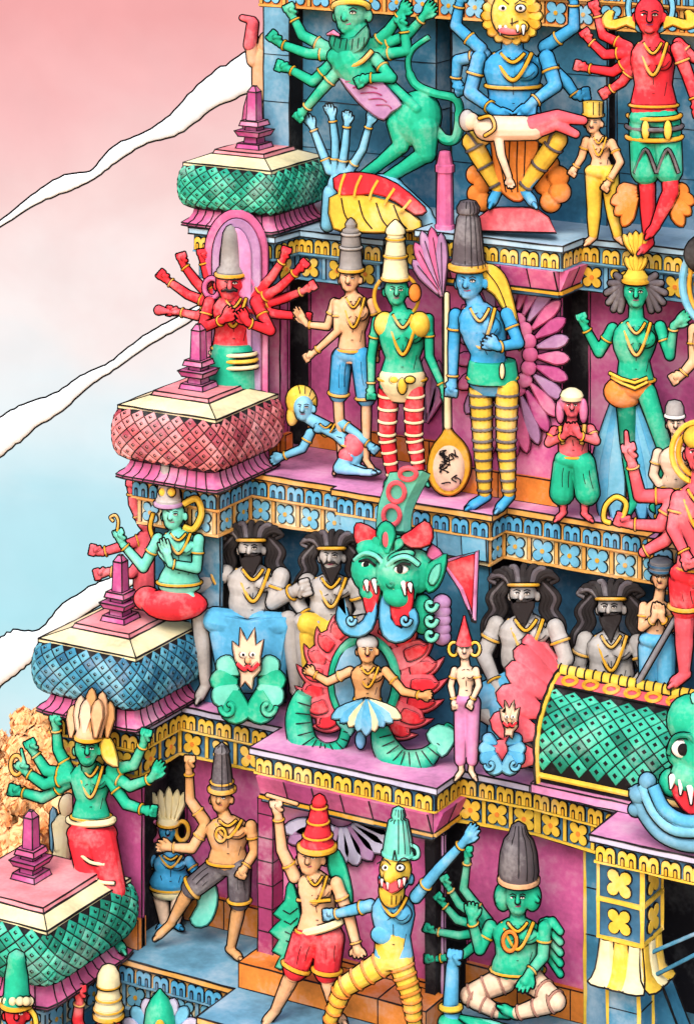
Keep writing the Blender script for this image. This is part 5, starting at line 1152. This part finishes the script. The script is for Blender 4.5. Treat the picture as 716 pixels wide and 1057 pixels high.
f.part('hook', 'yellow', f.tube(f.sp([(642, 536, 24), (646, 520, 22), (636, 513, 22), (625, 522, 22), (623, 536, 22), (630, 540, 22)]), 2.4)); shorts(f, 'red', [((706, 600), (706, 652)), ((736, 600), (742, 652))], .5, 13); f.done('coral')
f = person('statue', 'pale statue with short grey cap behind the big red statue at the right edge', (697, 545), z3, 'pale', (697, 438, 8.5), (680, 464, 716, 466), (686, 504, 708, 504), y=-.16, r=6, lr=8, fat=4, jewel=0,
  arms=[([(679, 468), (674, 490, 4), (684, 506, 10)], 'fist'), ([(717, 470), (722, 492, 4), (712, 508, 10)], 'fist')], legs=[[(687, 510), (687, 528), (687, 540), (680, 545, 5)], [(707, 510), (707, 528), (707, 540), (714, 545, 5)]])
f.crown(696, 430, [(0, 9.5), (10, 9), (15, 6.5), (17, .5)], 'gray', band='white', bh=3, name='cap'); shorts(f, 'blue', [((687, 510), (687, 528)), ((707, 510), (707, 528))], .9, 9); f.done('pale')
z1_ = Z[1]
# six-armed green statue by the lowest dome
f = person('statue', 'green six-armed statue with tall peach petal crown and red skirt behind the lowest dome', (98, 960), z1_, 'green', (90, 774, 12.5), (72, 794, 114, 792), (82, 846, 106, 846), y=-1.20, r=7, lr=11, jewel=.6, ww=15, hw=20, hd=20,
  arms=[([(71, 796, -2), (60, 774, -4), (58, 752, -4), (57, 737, -4)], 'fist'), ([(71, 799, 2), (48, 796, 4), (36, 778, 4), (29, 764, 4)], 'fist'), ([(72, 802, 4), (46, 810, 8), (28, 798, 10), (18, 786, 10)], 'fist'), ([(73, 806, 0), (44, 824, 2), (22, 818, 2), (9, 815, 2)], 'fist'),
   ([(115, 795, 0), (138, 790, 2), (148, 768, 2), (152, 752, 2)], 'fist'), ([(115, 799, 2), (134, 812, 6), (156, 804, 8), (168, 786, 9)], 'open'), ([(113, 804, 2), (130, 830, 6), (148, 836, 8), (162, 838, 8)], 'fist')],
  legs=[[(84, 856), (92, 905, 6), (88, 946), (80, 958, 6)], [(104, 856), (116, 905, 10), (120, 948), (128, 958, 6)]])
f.b.append(f.cone((28, 800, 12), (22, 774, 12), 2, 1.2, 8))
cp = f.crown(92, 762, [(0, 14), (4, 14), (8, 12), (20, 9)], 'peach', bh=4, d=22)
f.part('crown_petal', ['peach', 'tan', 'pale'], [f.petal((92+x*.55, 762), (95+x*.55, 762-h), 13, 16+i*2.4, 23+i*2.4, .5) for i, (x, h) in enumerate(((-34, 34), (34, 38), (-20, 44), (20, 48), (0, 52), (-10, 40), (12, 40)))], parent=cp)
f.part('hair', 'yellow', f.puff([(103, 764), (114, 762), (120, 776), (122, 792), (110, 788), (104, 778)], 14, 23, 2)); f.part('hand_ring', 'gold', f.tube([(17+6*cos(2*pi*j/16), 790+10*sin(2*pi*j/16), 12) for j in range(16)], 1.8, 7, True))
f.part('waistband', 'cream', f.tube([(94+23*cos(pi*j/12), 846+4*sin(pi*j/12), 15*sin(pi*j/12)) for j in range(13)], 3.4))
f.part('skirt', 'red', [f.cone((86, 862, 3), (96, 902, 8), 16, 14), f.cone((104, 862, 3), (117, 906, 10), 16, 13), f.ell((95, 858, 2), 26, 14, 16)], re=True)
for a, b_ in (((78, 872, 16), (108, 884, 20)), ((84, 888, 16), (118, 900, 22))): f.part('skirt_fold', 'cream', f.tube(f.sp([a, tuple((V(a)+V(b_))/2+V((0, 4, 5))), b_]), 1.6))
f.done('green')
f = Fig('statue', 'small cream statue peeking out left of the green six-armed statue', (68, 960), z=z1_, y=-.80, yaw=0, hip=880); f.map = None
f.b += [f.ell((70, 832, 0), 9, 12, 9), f.cone((66, 850, 0), (64, 884, 0), 10, 9), f.cone((62, 884, 0), (62, 956, 0), 8, 5), f.cone((58, 852, 2), (60, 876, 6), 4.5, 3.5)]; f.SW = 9; f.part('shawl', 'ledgeblue', f.puff([(52, 838), (58, 836), (62, 860), (58, 880), (52, 876)], -8, -2, 2)); f.done('cream', marks=False)

# small fat blue statue
f = person('statue', 'small plump blue statue with cream fan crown in the dark recess', (172, 970), z1_, 'blue', (173, 858, 9), (158, 884, 194, 886), (166, 918, 186, 918), y=-.62, r=5.6, lr=7.5, fat=6, ww=20, hw=20, jewel=.35,
  arms=[([(157, 887, 1), (148, 902, 4), (142, 918, 6)], 'fist'), ([(195, 889, 1), (204, 904, 4), (198, 920, 8)], 'fist')], legs=[[(166, 928), (168, 948), (170, 964), (163, 971, 6)], [(184, 928), (182, 948), (180, 964), (188, 971, 6)]])
cp = f.crown(174, 851, [(0, 11), (4, 11.5), (8, 10)], 'cream', bh=3); f.part('crown_fan', 'cream', [f.petal((174+x*.3, 852), (174+x*.85, 812+abs(x)*.25), 9, -3+i, 3+i, .6) for i, x in enumerate((-20, 20, -11, 11, 0))], parent=cp)
for sx in (-1, 1): f.part('ear_loop', 'rose' if sx < 0 else 'gold', f.tube([(173+sx*15+6.5*cos(2*pi*j/16), 858+10*sin(2*pi*j/16), -1) for j in range(16)], 2.2, 7, True))
f.part('loincloth', 'cream', [f.ell((176, 920, 0), 20, 9, 13)], re=True); f.part('leg_wrap', 'pale', [f.cone((166, 926, 0), (170, 960, 0), 8.4, 5.6)]); f.part('leg_wrap', 'pale', [f.cone((185, 926, 0), (181, 960, 0), 8.4, 5.6)]); f.done('blue')

# dancer in grey shorts
f = person('statue', 'tan dancing statue in grey shorts and tall grey crown, one fist raised', (240, 1002), z1_, 'tan', (228, 825, 10.5), (212, 848, 258, 849), (223, 892, 248, 892), y=-.78, r=6.6, lr=9.5, look=-.4, jewel=.4, ww=17, hw=21,
  arms=[([(211, 848, 2), (196, 826, 4), (195, 796, 6), (196, 779, 6)], 'fist'), ([(211, 854, 4), (198, 876, 14), (177, 875, 20), (161, 873, 22)], 'open'), ([(259, 853, 1), (263, 879, 2), (253, 896, 14), (247, 909, 18)], 'fist')],
  legs=[[(223, 898, 2), (196, 922, 14), (176, 962, 10), (160, 980, 16)], [(247, 898), (247, 938, 2), (238, 992), (249, 1004, 8)]])
f.crown(229, 816, [(0, 12.5), (6, 12), (7, 11), (24, 9), (38, 7), (40, 8), (44, 6.5), (46, 3.5), (49, .5)], 'dgray', bh=5, bands=[(9, 11.4, 'gold')], ribs=5)
shorts(f, 'dgray', [((223, 898, 2), (196, 922, 14)), ((247, 898, 0), (247, 938, 2))], .92, 9.6); f.part('pendant', 'gold', f.tube([(228+5*cos(2*pi*j/14), 862+7*sin(2*pi*j/14), 17) for j in range(14)], 1.4, 6, True))
f.part('sash_cloth', 'aqua', f.puff([(206, 914), (220, 912), (225, 930), (222, 950), (214, 964), (202, 966), (196, 956), (204, 940)], -10, -3, 2)); f.done('tan')

# man with red conical hat
f = person('statue', 'pale striding statue in red shorts and red conical hat under the shell canopy', (315, 1078), z1_, 'peach', (320, 887, 13), (305, 905, 345, 908), (316, 964, 340, 964), y=-1.36, r=7.4, lr=11, look=-.35, jewel=.5, ww=17, hw=22, bow=2,
  arms=[([(304, 905, 2), (291, 878, 4), (287, 842, 6), (284, 825, 6)], 'fist'), ([(347, 912, 1), (360, 946, 2), (368, 980, 8), (372, 994, 10)], 'open')],
  legs=[[(316, 970, 2), (304, 1010, 12), (284, 1060, 8), (272, 1078, 14)], [(340, 970), (337, 1014, 4), (346, 1062), (356, 1076, 6)]])
f.crown(327, 876, [(0, 18), (6, 17.5), (7, 16), (26, 11), (42, 8), (44, 6.5), (48, 7.5), (53, 5), (56, .5)], 'red', bh=6, lean=.05, bands=[(14, 14.8, 'gold'), (28, 11, 'gold'), (43, 8, 'gold')])
shorts(f, 'red', [((316, 970, 2), (304, 1010, 12)), ((340, 970, 0), (337, 1014, 4))], .9, 12); f.part('sash', 'cream', f.tube([(329+23*cos(pi*j/12), 956-6*cos(pi*j/12)+4*sin(pi*j/12), 15*sin(pi*j/12)) for j in range(13)], 4))
f.part('chest_band', 'gold', f.tube([f.on(324+x, 931+abs(x)*-.1, 1.4) for x in (-17, -10, -3, 4, 11, 17)], 1.6)); f.part('stick', 'tan', f.cone((276, 821, 8), (306, 830, 6), 1.8, 1.8, 8))
f.part('shawl', 'green', f.puff([(302, 910), (308, 930), (312, 960), (308, 990), (296, 1008), (284, 1006), (290, 992), (281, 986), (288, 972), (278, 962), (290, 950), (282, 944), (294, 930), (296, 916)], -14, -6, 2)); f.part('shawl', 'green', f.puff([(338, 884), (346, 876), (354, 886), (361, 908), (364, 930), (358, 936), (348, 916), (340, 902)], -12, -5, 2))
f.lines('shawl_line', [[(292+i, 940+i*11, -5.5), (299+i*.6, 944+i*10.5, -5.2), (307, 938+i*10, -5.5)] for i in range(5)], .7); f.done('peach')

# lion-faced striding statue
f = person('statue', 'striding statue with yellow fanged face, blue chest and yellow hooped legs', (390, 1080), z1_, 'sky', (408, 906, 15), (383, 932, 428, 926), (396, 990, 416, 990), y=-1.36, r=7, lr=11.5, look=-.3, jewel=.3, face=False, ww=17, hw=20, belt=False, long=1.2,
  arms=[([(382, 935, 1), (362, 940, 0), (346, 944, -2), (334, 945, -2)], 'fist'), ([(429, 926, 1), (452, 898, 4), (478, 870, 6), (492, 852, 7)], 'open')],
  legs=[[(396, 994, 4), (354, 1020, 16), (340, 1058, 12), (328, 1078, 16)], [(414, 996), (424, 1028, 4), (428, 1064), (436, 1078, 6)]])
f.part('lion_face', 'yellow', [f.ell((408, 898, 8), 16, 18, 13), f.ell((404, 920, 12), 13, 17, 9), f.ell((402, 906, 20), 6, 6, 6)], re=True)
for x in (398, 413): f.multi('eye', [('white', f.ell((x, 896, 20), 4, 3, 3)), ('ink', f.ell((x-.5, 896, 22.5), 1.7, 1.7, 1))])
f.part('mouth', 'coral', f.puff([(391, 908), (400, 912), (410, 909), (420, 906), (416, 916), (404, 923), (393, 916)], 17, 24, 2))
for a in ((394, 909), (400, 912), (412, 910), (417, 908)): f.part('fang', 'white', [f.cone((*a, 24), (a[0], a[1]+6, 25), 1.7, .4, 7)])
f.lines('beard_line', [[(394+i*5, 925, 21-abs(i-2)), (395+i*4.4, 934, 20-abs(i-2))] for i in range(5)], .6); f.lines('brow_line', [f.sp([(389, 892, 18), (397, 888, 21), (403, 893, 22)]), f.sp([(409, 893, 22), (416, 886, 20), (424, 890, 15)]), [(407, 878, 18), (405, 888, 20), (409, 888, 20), (407, 878, 18)]], .8)
cp = f.crown(411, 882, [(0, 15.5), (5, 15.5), (20, 13), (34, 10), (36, 6), (40, 7), (46, 5.5), (49, .5)], 'aqua', band='aqua', ribs=7, bh=4); f.part('crown_curl', 'aqua', f.tube(f.sp([(423, 872, 2), (430, 876, 2), (431, 884, 2), (425, 886, 2), (425, 880, 2)]), 1.8), parent=cp)
f.part('waist_wrap', 'yellow', [f.revolve(405, 996, [(0, 19), (16, 18), (36, 17), (42, 16)], 0, flat=.72)], re=True); f.part('belly_patch', 'sky', [f.ell((396, 965, 11), 13, 10, 6)])
leggings(f, 'yellow', [((396, 994, 4), (354, 1020, 16), (340, 1056, 12)), ((414, 996, 0), (424, 1028, 4), (428, 1062, 0))], 11.5, 'orange', 4); f.done('sky')

# many-headed green statue on a peacock
f = person('statue', 'green many-headed statue with tall grey crown seated cross-legged at the right of lower tier', (530, 1085), z1_, 'green', (534, 928, 13), (508, 954, 560, 955), (520, 1004, 548, 1004), nm=True, y=-.86, r=7.6, lr=11, fat=4, jewel=.55, long=1.35, hw=27, ww=22,
  arms=[([(506, 957, 4), (495, 980, 14), (487, 950, 22), (486, 932, 23)], 'open'), ([(562, 958, 3), (560, 988, 8), (547, 1004, 24), (537, 1024, 30)], 'open', -1)],
  legs=[[(520, 1012, 6), (484, 1028, 24), (516, 1046, 26), (528, 1048, 28)], [(548, 1012, 6), (574, 1034, 24), (530, 1046, 30), (516, 1040, 32)]])
for i, (el_, wr, hd_) in enumerate((((478, 918), (482, 888), (483, 872)), ((474, 934), (464, 918), (456, 902)), ((472, 950), (458, 934), (449, 922)), ((474, 966), (450, 962), (436, 956)), ((478, 986), (452, 990), (436, 990)))): f.arm([(504, 952+i*3, -8-i), (*el_, -6-i), (*wr, -4-i), (*hd_, -4-i)], 5.6)
for i in range(5): f.arm([(561, 954+i*6, -6-i*2), (570, 952+i*10, -4-i*2), (578, 962+i*11, 0-i*2), (580, 968+i*11, 0-i*2)], 6, None, None)
for sx in (-1, 1): f.b += [f.ell((534+sx*15, 926, -3), 9, 14, 10), f.cone((534+sx*17, 924, 4), (534+sx*21, 930, 5), 1.6, 2)]
cr2 = f.crown(535, 910, [(0, 19), (10, 20.5), (30, 18.5), (42, 15), (48, 10), (57, 7), (61, 1)], 'dgray', band='peach', bh=6, ribs=7)
f.part('pendant', 'orange', f.tube([(526+7*cos(2*pi*j/16), 972+10*sin(2*pi*j/16), 19) for j in range(16)], 2, 6, True))
leggings(f, 'pale', [((520, 1012, 6), (484, 1028, 24), (512, 1045, 26)), ((548, 1012, 6), (574, 1034, 24), (534, 1046, 30))], 11.5, 'brown', 3, name='leg_wrap'); f.done('green')
f = Fig('statue', 'blue arm with yellow cuff rising from green feathers beside the many-headed green statue', (500, 1090), z=z1_, y=-1.0, hip=900, yaw=.42); f.map = None
f.b += [f.cone((467, 998, 26), (465, 1042, 24), 6.4, 8), f.cone((465, 1042, 24), (476, 1082, 20), 8, 14), f.cone((476, 1082, 20), (484, 1130, 18), 14, 16)]; f.hand((467, 1000, 26), (470, 980, 28), 7, 'fist'); f.SW = 9
f.part('cuff', 'yellow', f.tube([(465+9.5*cos(2*pi*j/16), 1040+3*sin(2*pi*j/16), 24+9.5*sin(2*pi*j/16)) for j in range(16)], 3, 7, True))
f.part('feather', ['green', 'aqua', 'dgreen'], [f.petal((474+i*5, 1050+i*1.5), (516+i*11, 1068+i*3-(i % 2)*3), 15, 26-i*1.5, 34-i*1.5, .7) for i in range(7)]); f.part('sleeve', 'green', [f.ell((466+i*3, 1056+i*8, 25), 14, 9, 12) for i in range(5)]); f.done('sky', marks=False)

# shell canopy relief over the middle bay
pt_ = []
for i in range(11):
    a = radians(192+i*156/10); pt_.append(((352+14*cos(a), 846-8*sin(a)), (352+62*cos(a), 848-48*sin(a)), 19))
relief('canopy_relief', 'grey-mauve shell canopy relief hanging under the middle cornice', (350, 850), -.84, pt_, ['lilac', 'mauve', 'lilac'], cat='relief')
# ------------------------------------------------------------------ crowns of the lowest row, cut by the frame
z0_ = -4.38
def low(label, px, hy_, y, skin, hr, crown_m, prof, bands=(), band='gold', extra=None):
    f = person('statue', label, (px, hy_+170), z0_, skin, (px, hy_, hr), (px-24, hy_+22, px+24, hy_+22), (px-12, hy_+76, px+12, hy_+76), y=y, r=7.5, lr=11,
      arms=[([(px-25, hy_+25, 2), (px-34, hy_+54, 6), (px-20, hy_+66, 18)], 'fist'), ([(px+25, hy_+25, 2), (px+34, hy_+54, 6), (px+20, hy_+66, 18)], 'fist')] if not extra else extra(px, hy_), legs=[[(px-12, hy_+82), (px-12, hy_+120), (px-12, hy_+160), (px-20, hy_+170, 8)], [(px+12, hy_+82), (px+12, hy_+120), (px+12, hy_+160), (px+20, hy_+170, 8)]])
    f.crown(px, hy_-10, prof, crown_m, band=band, bh=5, bands=bands)
    shorts(f, 'blue', [((px-12, hy_+82), (px-12, hy_+120)), ((px+12, hy_+82), (px+12, hy_+120))], .9, 11); return f
f = low('red statue with teal domed crown at the bottom left corner', 17, 1048, -2.32, 'red', 12, 'green', [(0, 15), (8, 14.5), (10, 13), (30, 11.5), (44, 9), (46, 9.5), (52, 8), (57, 1)])
f.part('crown_beads', 'cream', [f.ell((17+14*cos(a), 1034, 14*sin(a)), 4.4, 4.4, 4) for a in [pi*(j+.5)/6 for j in range(6)]]); f.part('ribbon', 'yellow', f.tube(f.sp([(28, 1040, -2), (36, 1050, -2), (38, 1070, -2)]), 2.4)); f.done('red')
f = low('red statue with stepped cream crown and raised fist at the bottom edge', 112, 1060, -1.62, 'red', 12, 'cream', [(0, 14), (8, 15), (20, 12.5), (32, 10), (34, 12), (44, 11), (51, 7), (54, 1)], bands=[(9, 15, 'gold'), (20, 12.8, 'gold'), (33, 11.4, 'gold')], extra=lambda x, y: [([(x-22, y+25, 2), (x-32, y-6, 6), (x-30, y-26, 8), (x-29, y-44, 8)], 'fist'), ([(x+25, y+25, 2), (x+34, y+54, 6), (x+20, y+66, 18)], 'fist')]); f.done('red')
f = low('green statue with teal cap before a fan of grey petals at the bottom edge', 165, 1076, -1.46, 'green', 13, 'green', [(0, 16), (10, 16), (24, 14), (34, 9), (40, 4), (44, 1)])
f.part('petal_fan', ['lblue', 'lilac'], [f.petal((165+20*cos(t), 1078-20*sin(t)), (165+44*cos(t), 1078-50*sin(t)), 15, -14+i % 2*2, -7+i % 2*2) for i, t in enumerate([radians(10+j*20) for j in range(9)])]); f.part('crown_boss', 'gold', [f.ell((165, 1060, 15), 5, 7, 3)]); f.done('green')
# ------------------------------------------------------------------ clouds streaking behind and peach trees far below
MATS['cloudw'] = mat('cloudw', '#e2eff7', .9, .22, .8, 0, .93); mat('leaf1', '#f9c584', .8, .2, 1.5, 0); mat('leaf2', '#fbcd90', .8, .25, 1.5, 0); mat('leaf3', '#f5b672', .8, .25, 1.5, 0)
def streak(label, pts, d):
    """ribbon of cloud with soft elliptical section; pts: px, py, half height"""
    rg = random.Random(label); P3 = [V(p) for p in pts]; Q = spline(P3, 7); k = d/FPX; R = []
    up_, lo_ = [], []
    for i, q in enumerate(Q):
        hh = max(.5, q.z*(1+rg.uniform(-.06, .06))); j = rg.uniform(-1, 1)*.5; c = at_d(q.x, q.y+j, d); nrm = (UP*.9-RT*.42).normalized()
        R.append([c+nrm*(cos(2*pi*a/18)*hh*k)+FW*(sin(2*pi*a/18)*hh*k*.2) for a in range(18)])
    B = Buf(); pr = rings(R); B.add(pr, 'cloudw'); B.add(shell(pr, FR, .012*d/20), 'ink')
    c = at_d(*pts[len(pts)//2][:2], d); o = B.build('cloud_streak', base=c); o['label'] = label; o['category'] = 'cloud'; o['group'] = 'white cloud streaks crossing the sky'
streak('long pale cloud streak running up to the topmost dome, highest of the three', [(-260, 380, 8), (-120, 305, 5), (-30, 248, 2), (0, 231, 2), (40, 203, 5), (70, 188, 8), (95, 180, 4), (120, 158, 7), (150, 142, 5), (180, 128, 10), (215, 97, 15), (250, 78, 18), (280, 62, 20), (310, 50, 16)], 38)
streak('white cloud streak reaching the red tiled dome, middle of the three', [(-300, 640, 26), (-150, 540, 24), (-40, 470, 20), (0, 450, 17), (30, 430, 13), (60, 415, 9), (90, 392, 6), (115, 378, 4), (150, 352, 5), (185, 332, 5), (230, 306, 4)], 38)
streak('white cloud streak reaching the blue tiled dome, lowest of the three', [(-300, 880, 22), (-140, 772, 24), (-30, 704, 22), (0, 684, 20), (22, 668, 18), (45, 660, 10), (70, 634, 11), (100, 614, 10), (120, 604, 9), (150, 588, 6)], 38)
def tree(label, px, py, r, d, h, seed):
    rg = random.Random(seed); c = at_d(px, py, d); k = d/FPX; base = V((c.x, c.y, -17.0)); t = empty('tree', base, label, 'tree', 'peach-coloured trees behind the tower')
    B = Buf(); B.add(tube([base, base.lerp(c, .5)+V((.2, 0, 0)), c-UP*r*k*.2], [.28, .2, .12], 10), 'brown')
    for i in range(6): a = rg.uniform(0, 6.28); B.add(tube([c-UP*r*k*(.9-.1*i), c+V((cos(a), sin(a), .1))*r*k*.6], [.09, .03], 7), 'brown')
    B.build('trunk', t)
    L = [Buf()]
    B = L[0]
    lobes = [(V((rg.uniform(-1, 1), rg.uniform(-1, 1), rg.uniform(-.9, .75))), rg.uniform(.13, .23)) for _ in range(80)]
    lobes = [(p if p.length < .88 else p.normalized()*.88, q) for p, q in lobes]
    for p, q in lobes:
        lc = c+p*r*k
        pr = ell(lc, q*r*k*.97, q*r*k*.97, q*r*k*.97, n=18, m=12); B.add(pr, 'leaf2'); B.add(shell(pr, FR, .016), 'ink')
        for _ in range(110):
            n = V((rg.gauss(0, 1), rg.gauss(0, 1), rg.gauss(0, 1))).normalized(); s = lc+n*(q*r*k*rg.uniform(.94, 1.12)); a, b_ = frame((n+V((rg.uniform(-.7, .7), rg.uniform(-.7, .7), rg.uniform(-.7, .7)))).normalized())
            w = rg.uniform(.035, .065); m_ = ('leaf1', 'leaf2', 'leaf2', 'leaf3')[rg.randrange(4)]
            B.add(([s+a*w, s+b_*w*.6+n*w*.2, s-a*w, s-b_*w*.6+n*w*.2], [(0, 1, 2, 3)]), m_)
    B.build('crown', t)
tree('peach-leaved tree at the left edge beneath the blue dome, upper crown', 28, 788, 62, 34, 14, 3)
tree('peach-leaved tree half hidden behind the lowest green dome, nearest the bottom', 8, 858, 66, 32, 12, 9)
# ------------------------------------------------------------------ sky, light
W = bpy.data.worlds.new('World'); S.world = W; W.use_nodes = True; nt = W.node_tree
bg = nt.nodes['Background']; sk = nt.nodes.new('ShaderNodeTexSky'); sk.sky_type = 'NISHITA'; sk.sun_disc = False
SUN_EL, SUN_AZ = radians(46), radians(-14)     # azimuth measured from the viewing side of the tower
sk.sun_elevation = SUN_EL
sdir = V((sin(TH+SUN_AZ)*cos(SUN_EL), -cos(TH+SUN_AZ)*cos(SUN_EL), sin(SUN_EL)))
sk.sun_rotation = atan2(sdir.x, sdir.y); sk.air_density = 1.0; sk.dust_density = 3.0; sk.ozone_density = .6
nt.links.new(sk.outputs[0], bg.inputs['Color']); bg.inputs['Strength'].default_value = .15
sl = bpy.data.lights.new('sun', 'SUN'); sl.energy = 1.35; sl.angle = radians(35); sl.color = (1, .95, .88)
so = bpy.data.objects.new('sun', sl); COL.objects.link(so); so.rotation_euler = sdir.to_track_quat('Z', 'Y').to_euler(); so.location = (3, -6, 12)

m = bpy.data.materials.new('sky_wash'); m.use_nodes = True; nt = m.node_tree; N = nt.nodes; L = nt.links
N.clear(); out = N.new('ShaderNodeOutputMaterial'); em = N.new('ShaderNodeEmission'); L.new(em.outputs[0], out.inputs[0])
tc = N.new('ShaderNodeTexCoord'); sp = N.new('ShaderNodeSeparateXYZ'); L.new(tc.outputs['Object'], sp.inputs[0])
mp = N.new('ShaderNodeMapping'); mp.inputs['Scale'].default_value = (.2, .2, .3); L.new(tc.outputs['Object'], mp.inputs[0])
nz = N.new('ShaderNodeTexNoise'); nz.inputs['Scale'].default_value = 1.0; nz.inputs['Detail'].default_value = 6; nz.inputs['Distortion'].default_value = 1.2; L.new(mp.outputs[0], nz.inputs['Vector'])
ma = N.new('ShaderNodeMath'); ma.operation = 'MULTIPLY_ADD'; ma.inputs[1].default_value = 3.6; L.new(nz.outputs['Fac'], ma.inputs[0]); L.new(sp.outputs['Z'], ma.inputs[2])
mr = N.new('ShaderNodeMapRange'); L.new(ma.outputs[0], mr.inputs[0])
SKY_D = 45.0
zrow = lambda row: CAM.z-(row-HY)/FPX*SKY_D
mr.inputs[1].default_value = zrow(1057)+1.8; mr.inputs[2].default_value = zrow(0)+1.8
cr = N.new('ShaderNodeValToRGB'); L.new(mr.outputs[0], cr.inputs[0]); e = cr.color_ramp
stops = [(1000, '#cfeaf0'), (760, '#d6f1f6'), (640, '#b6e8f2'), (540, '#bfe9f3'), (440, '#ecf5f8'), (345, '#fcf1ef'), (225, '#fbdad7'), (110, '#f9bfbf'), (10, '#f7adad')]
while len(e.elements) < len(stops): e.elements.new(.5)
for el, (r_, h_) in zip(e.elements, stops): el.position = 1-r_/1057; el.color = (*lin(h_), 1)
n2 = N.new('ShaderNodeTexNoise'); n2.inputs['Scale'].default_value = .9; n2.inputs['Detail'].default_value = 8; L.new(tc.outputs['Object'], n2.inputs['Vector'])
mm = N.new('ShaderNodeMapRange'); mm.inputs[1].default_value = .3; mm.inputs[2].default_value = .7; mm.inputs[3].default_value = .98*2**-EXPO; mm.inputs[4].default_value = 1.05*2**-EXPO; L.new(n2.outputs['Fac'], mm.inputs[0])
L.new(cr.outputs[0], em.inputs[0]); L.new(mm.outputs[0], em.inputs[1])
MATS['sky_wash'] = m
B = Buf(); R_ = 62.0; cc = CAM + FW*(SKY_D-R_); pts = []
for i in range(33):
    t = -1.1+2.2*i/32; p = cc+(FW*cos(t)+RT*sin(t))*R_; pts.append((p.x, p.y))
for i in range(32):
    (x0, y0), (x1, y1) = pts[i], pts[i+1]
    B.add(([(x0, y0, -17.2), (x1, y1, -17.2), (x1, y1, 25), (x0, y0, 25)], [(0, 1, 2, 3)]), 'sky_wash')
o = B.build('sky', base=(0, 0, 0)); o['kind'] = 'structure'
B = Buf(); B.add(([(-150, -150, -17), (150, -150, -17), (150, 150, -17), (-150, 150, -17)], [(0, 1, 2, 3)]), 'ochre')
o = B.build('ground', base=(0, 0, -17), smooth=False); o['kind'] = 'structure'

S.view_settings.view_transform = 'Standard'; S.view_settings.look = 'None'; S.view_settings.gamma = 1; S.view_settings.use_curve_mapping = False
S.view_settings.exposure = EXPO
S.render.engine = 'CYCLES'; S.cycles.use_denoising = True
S.cycles.max_bounces = 10; S.cycles.diffuse_bounces = 8
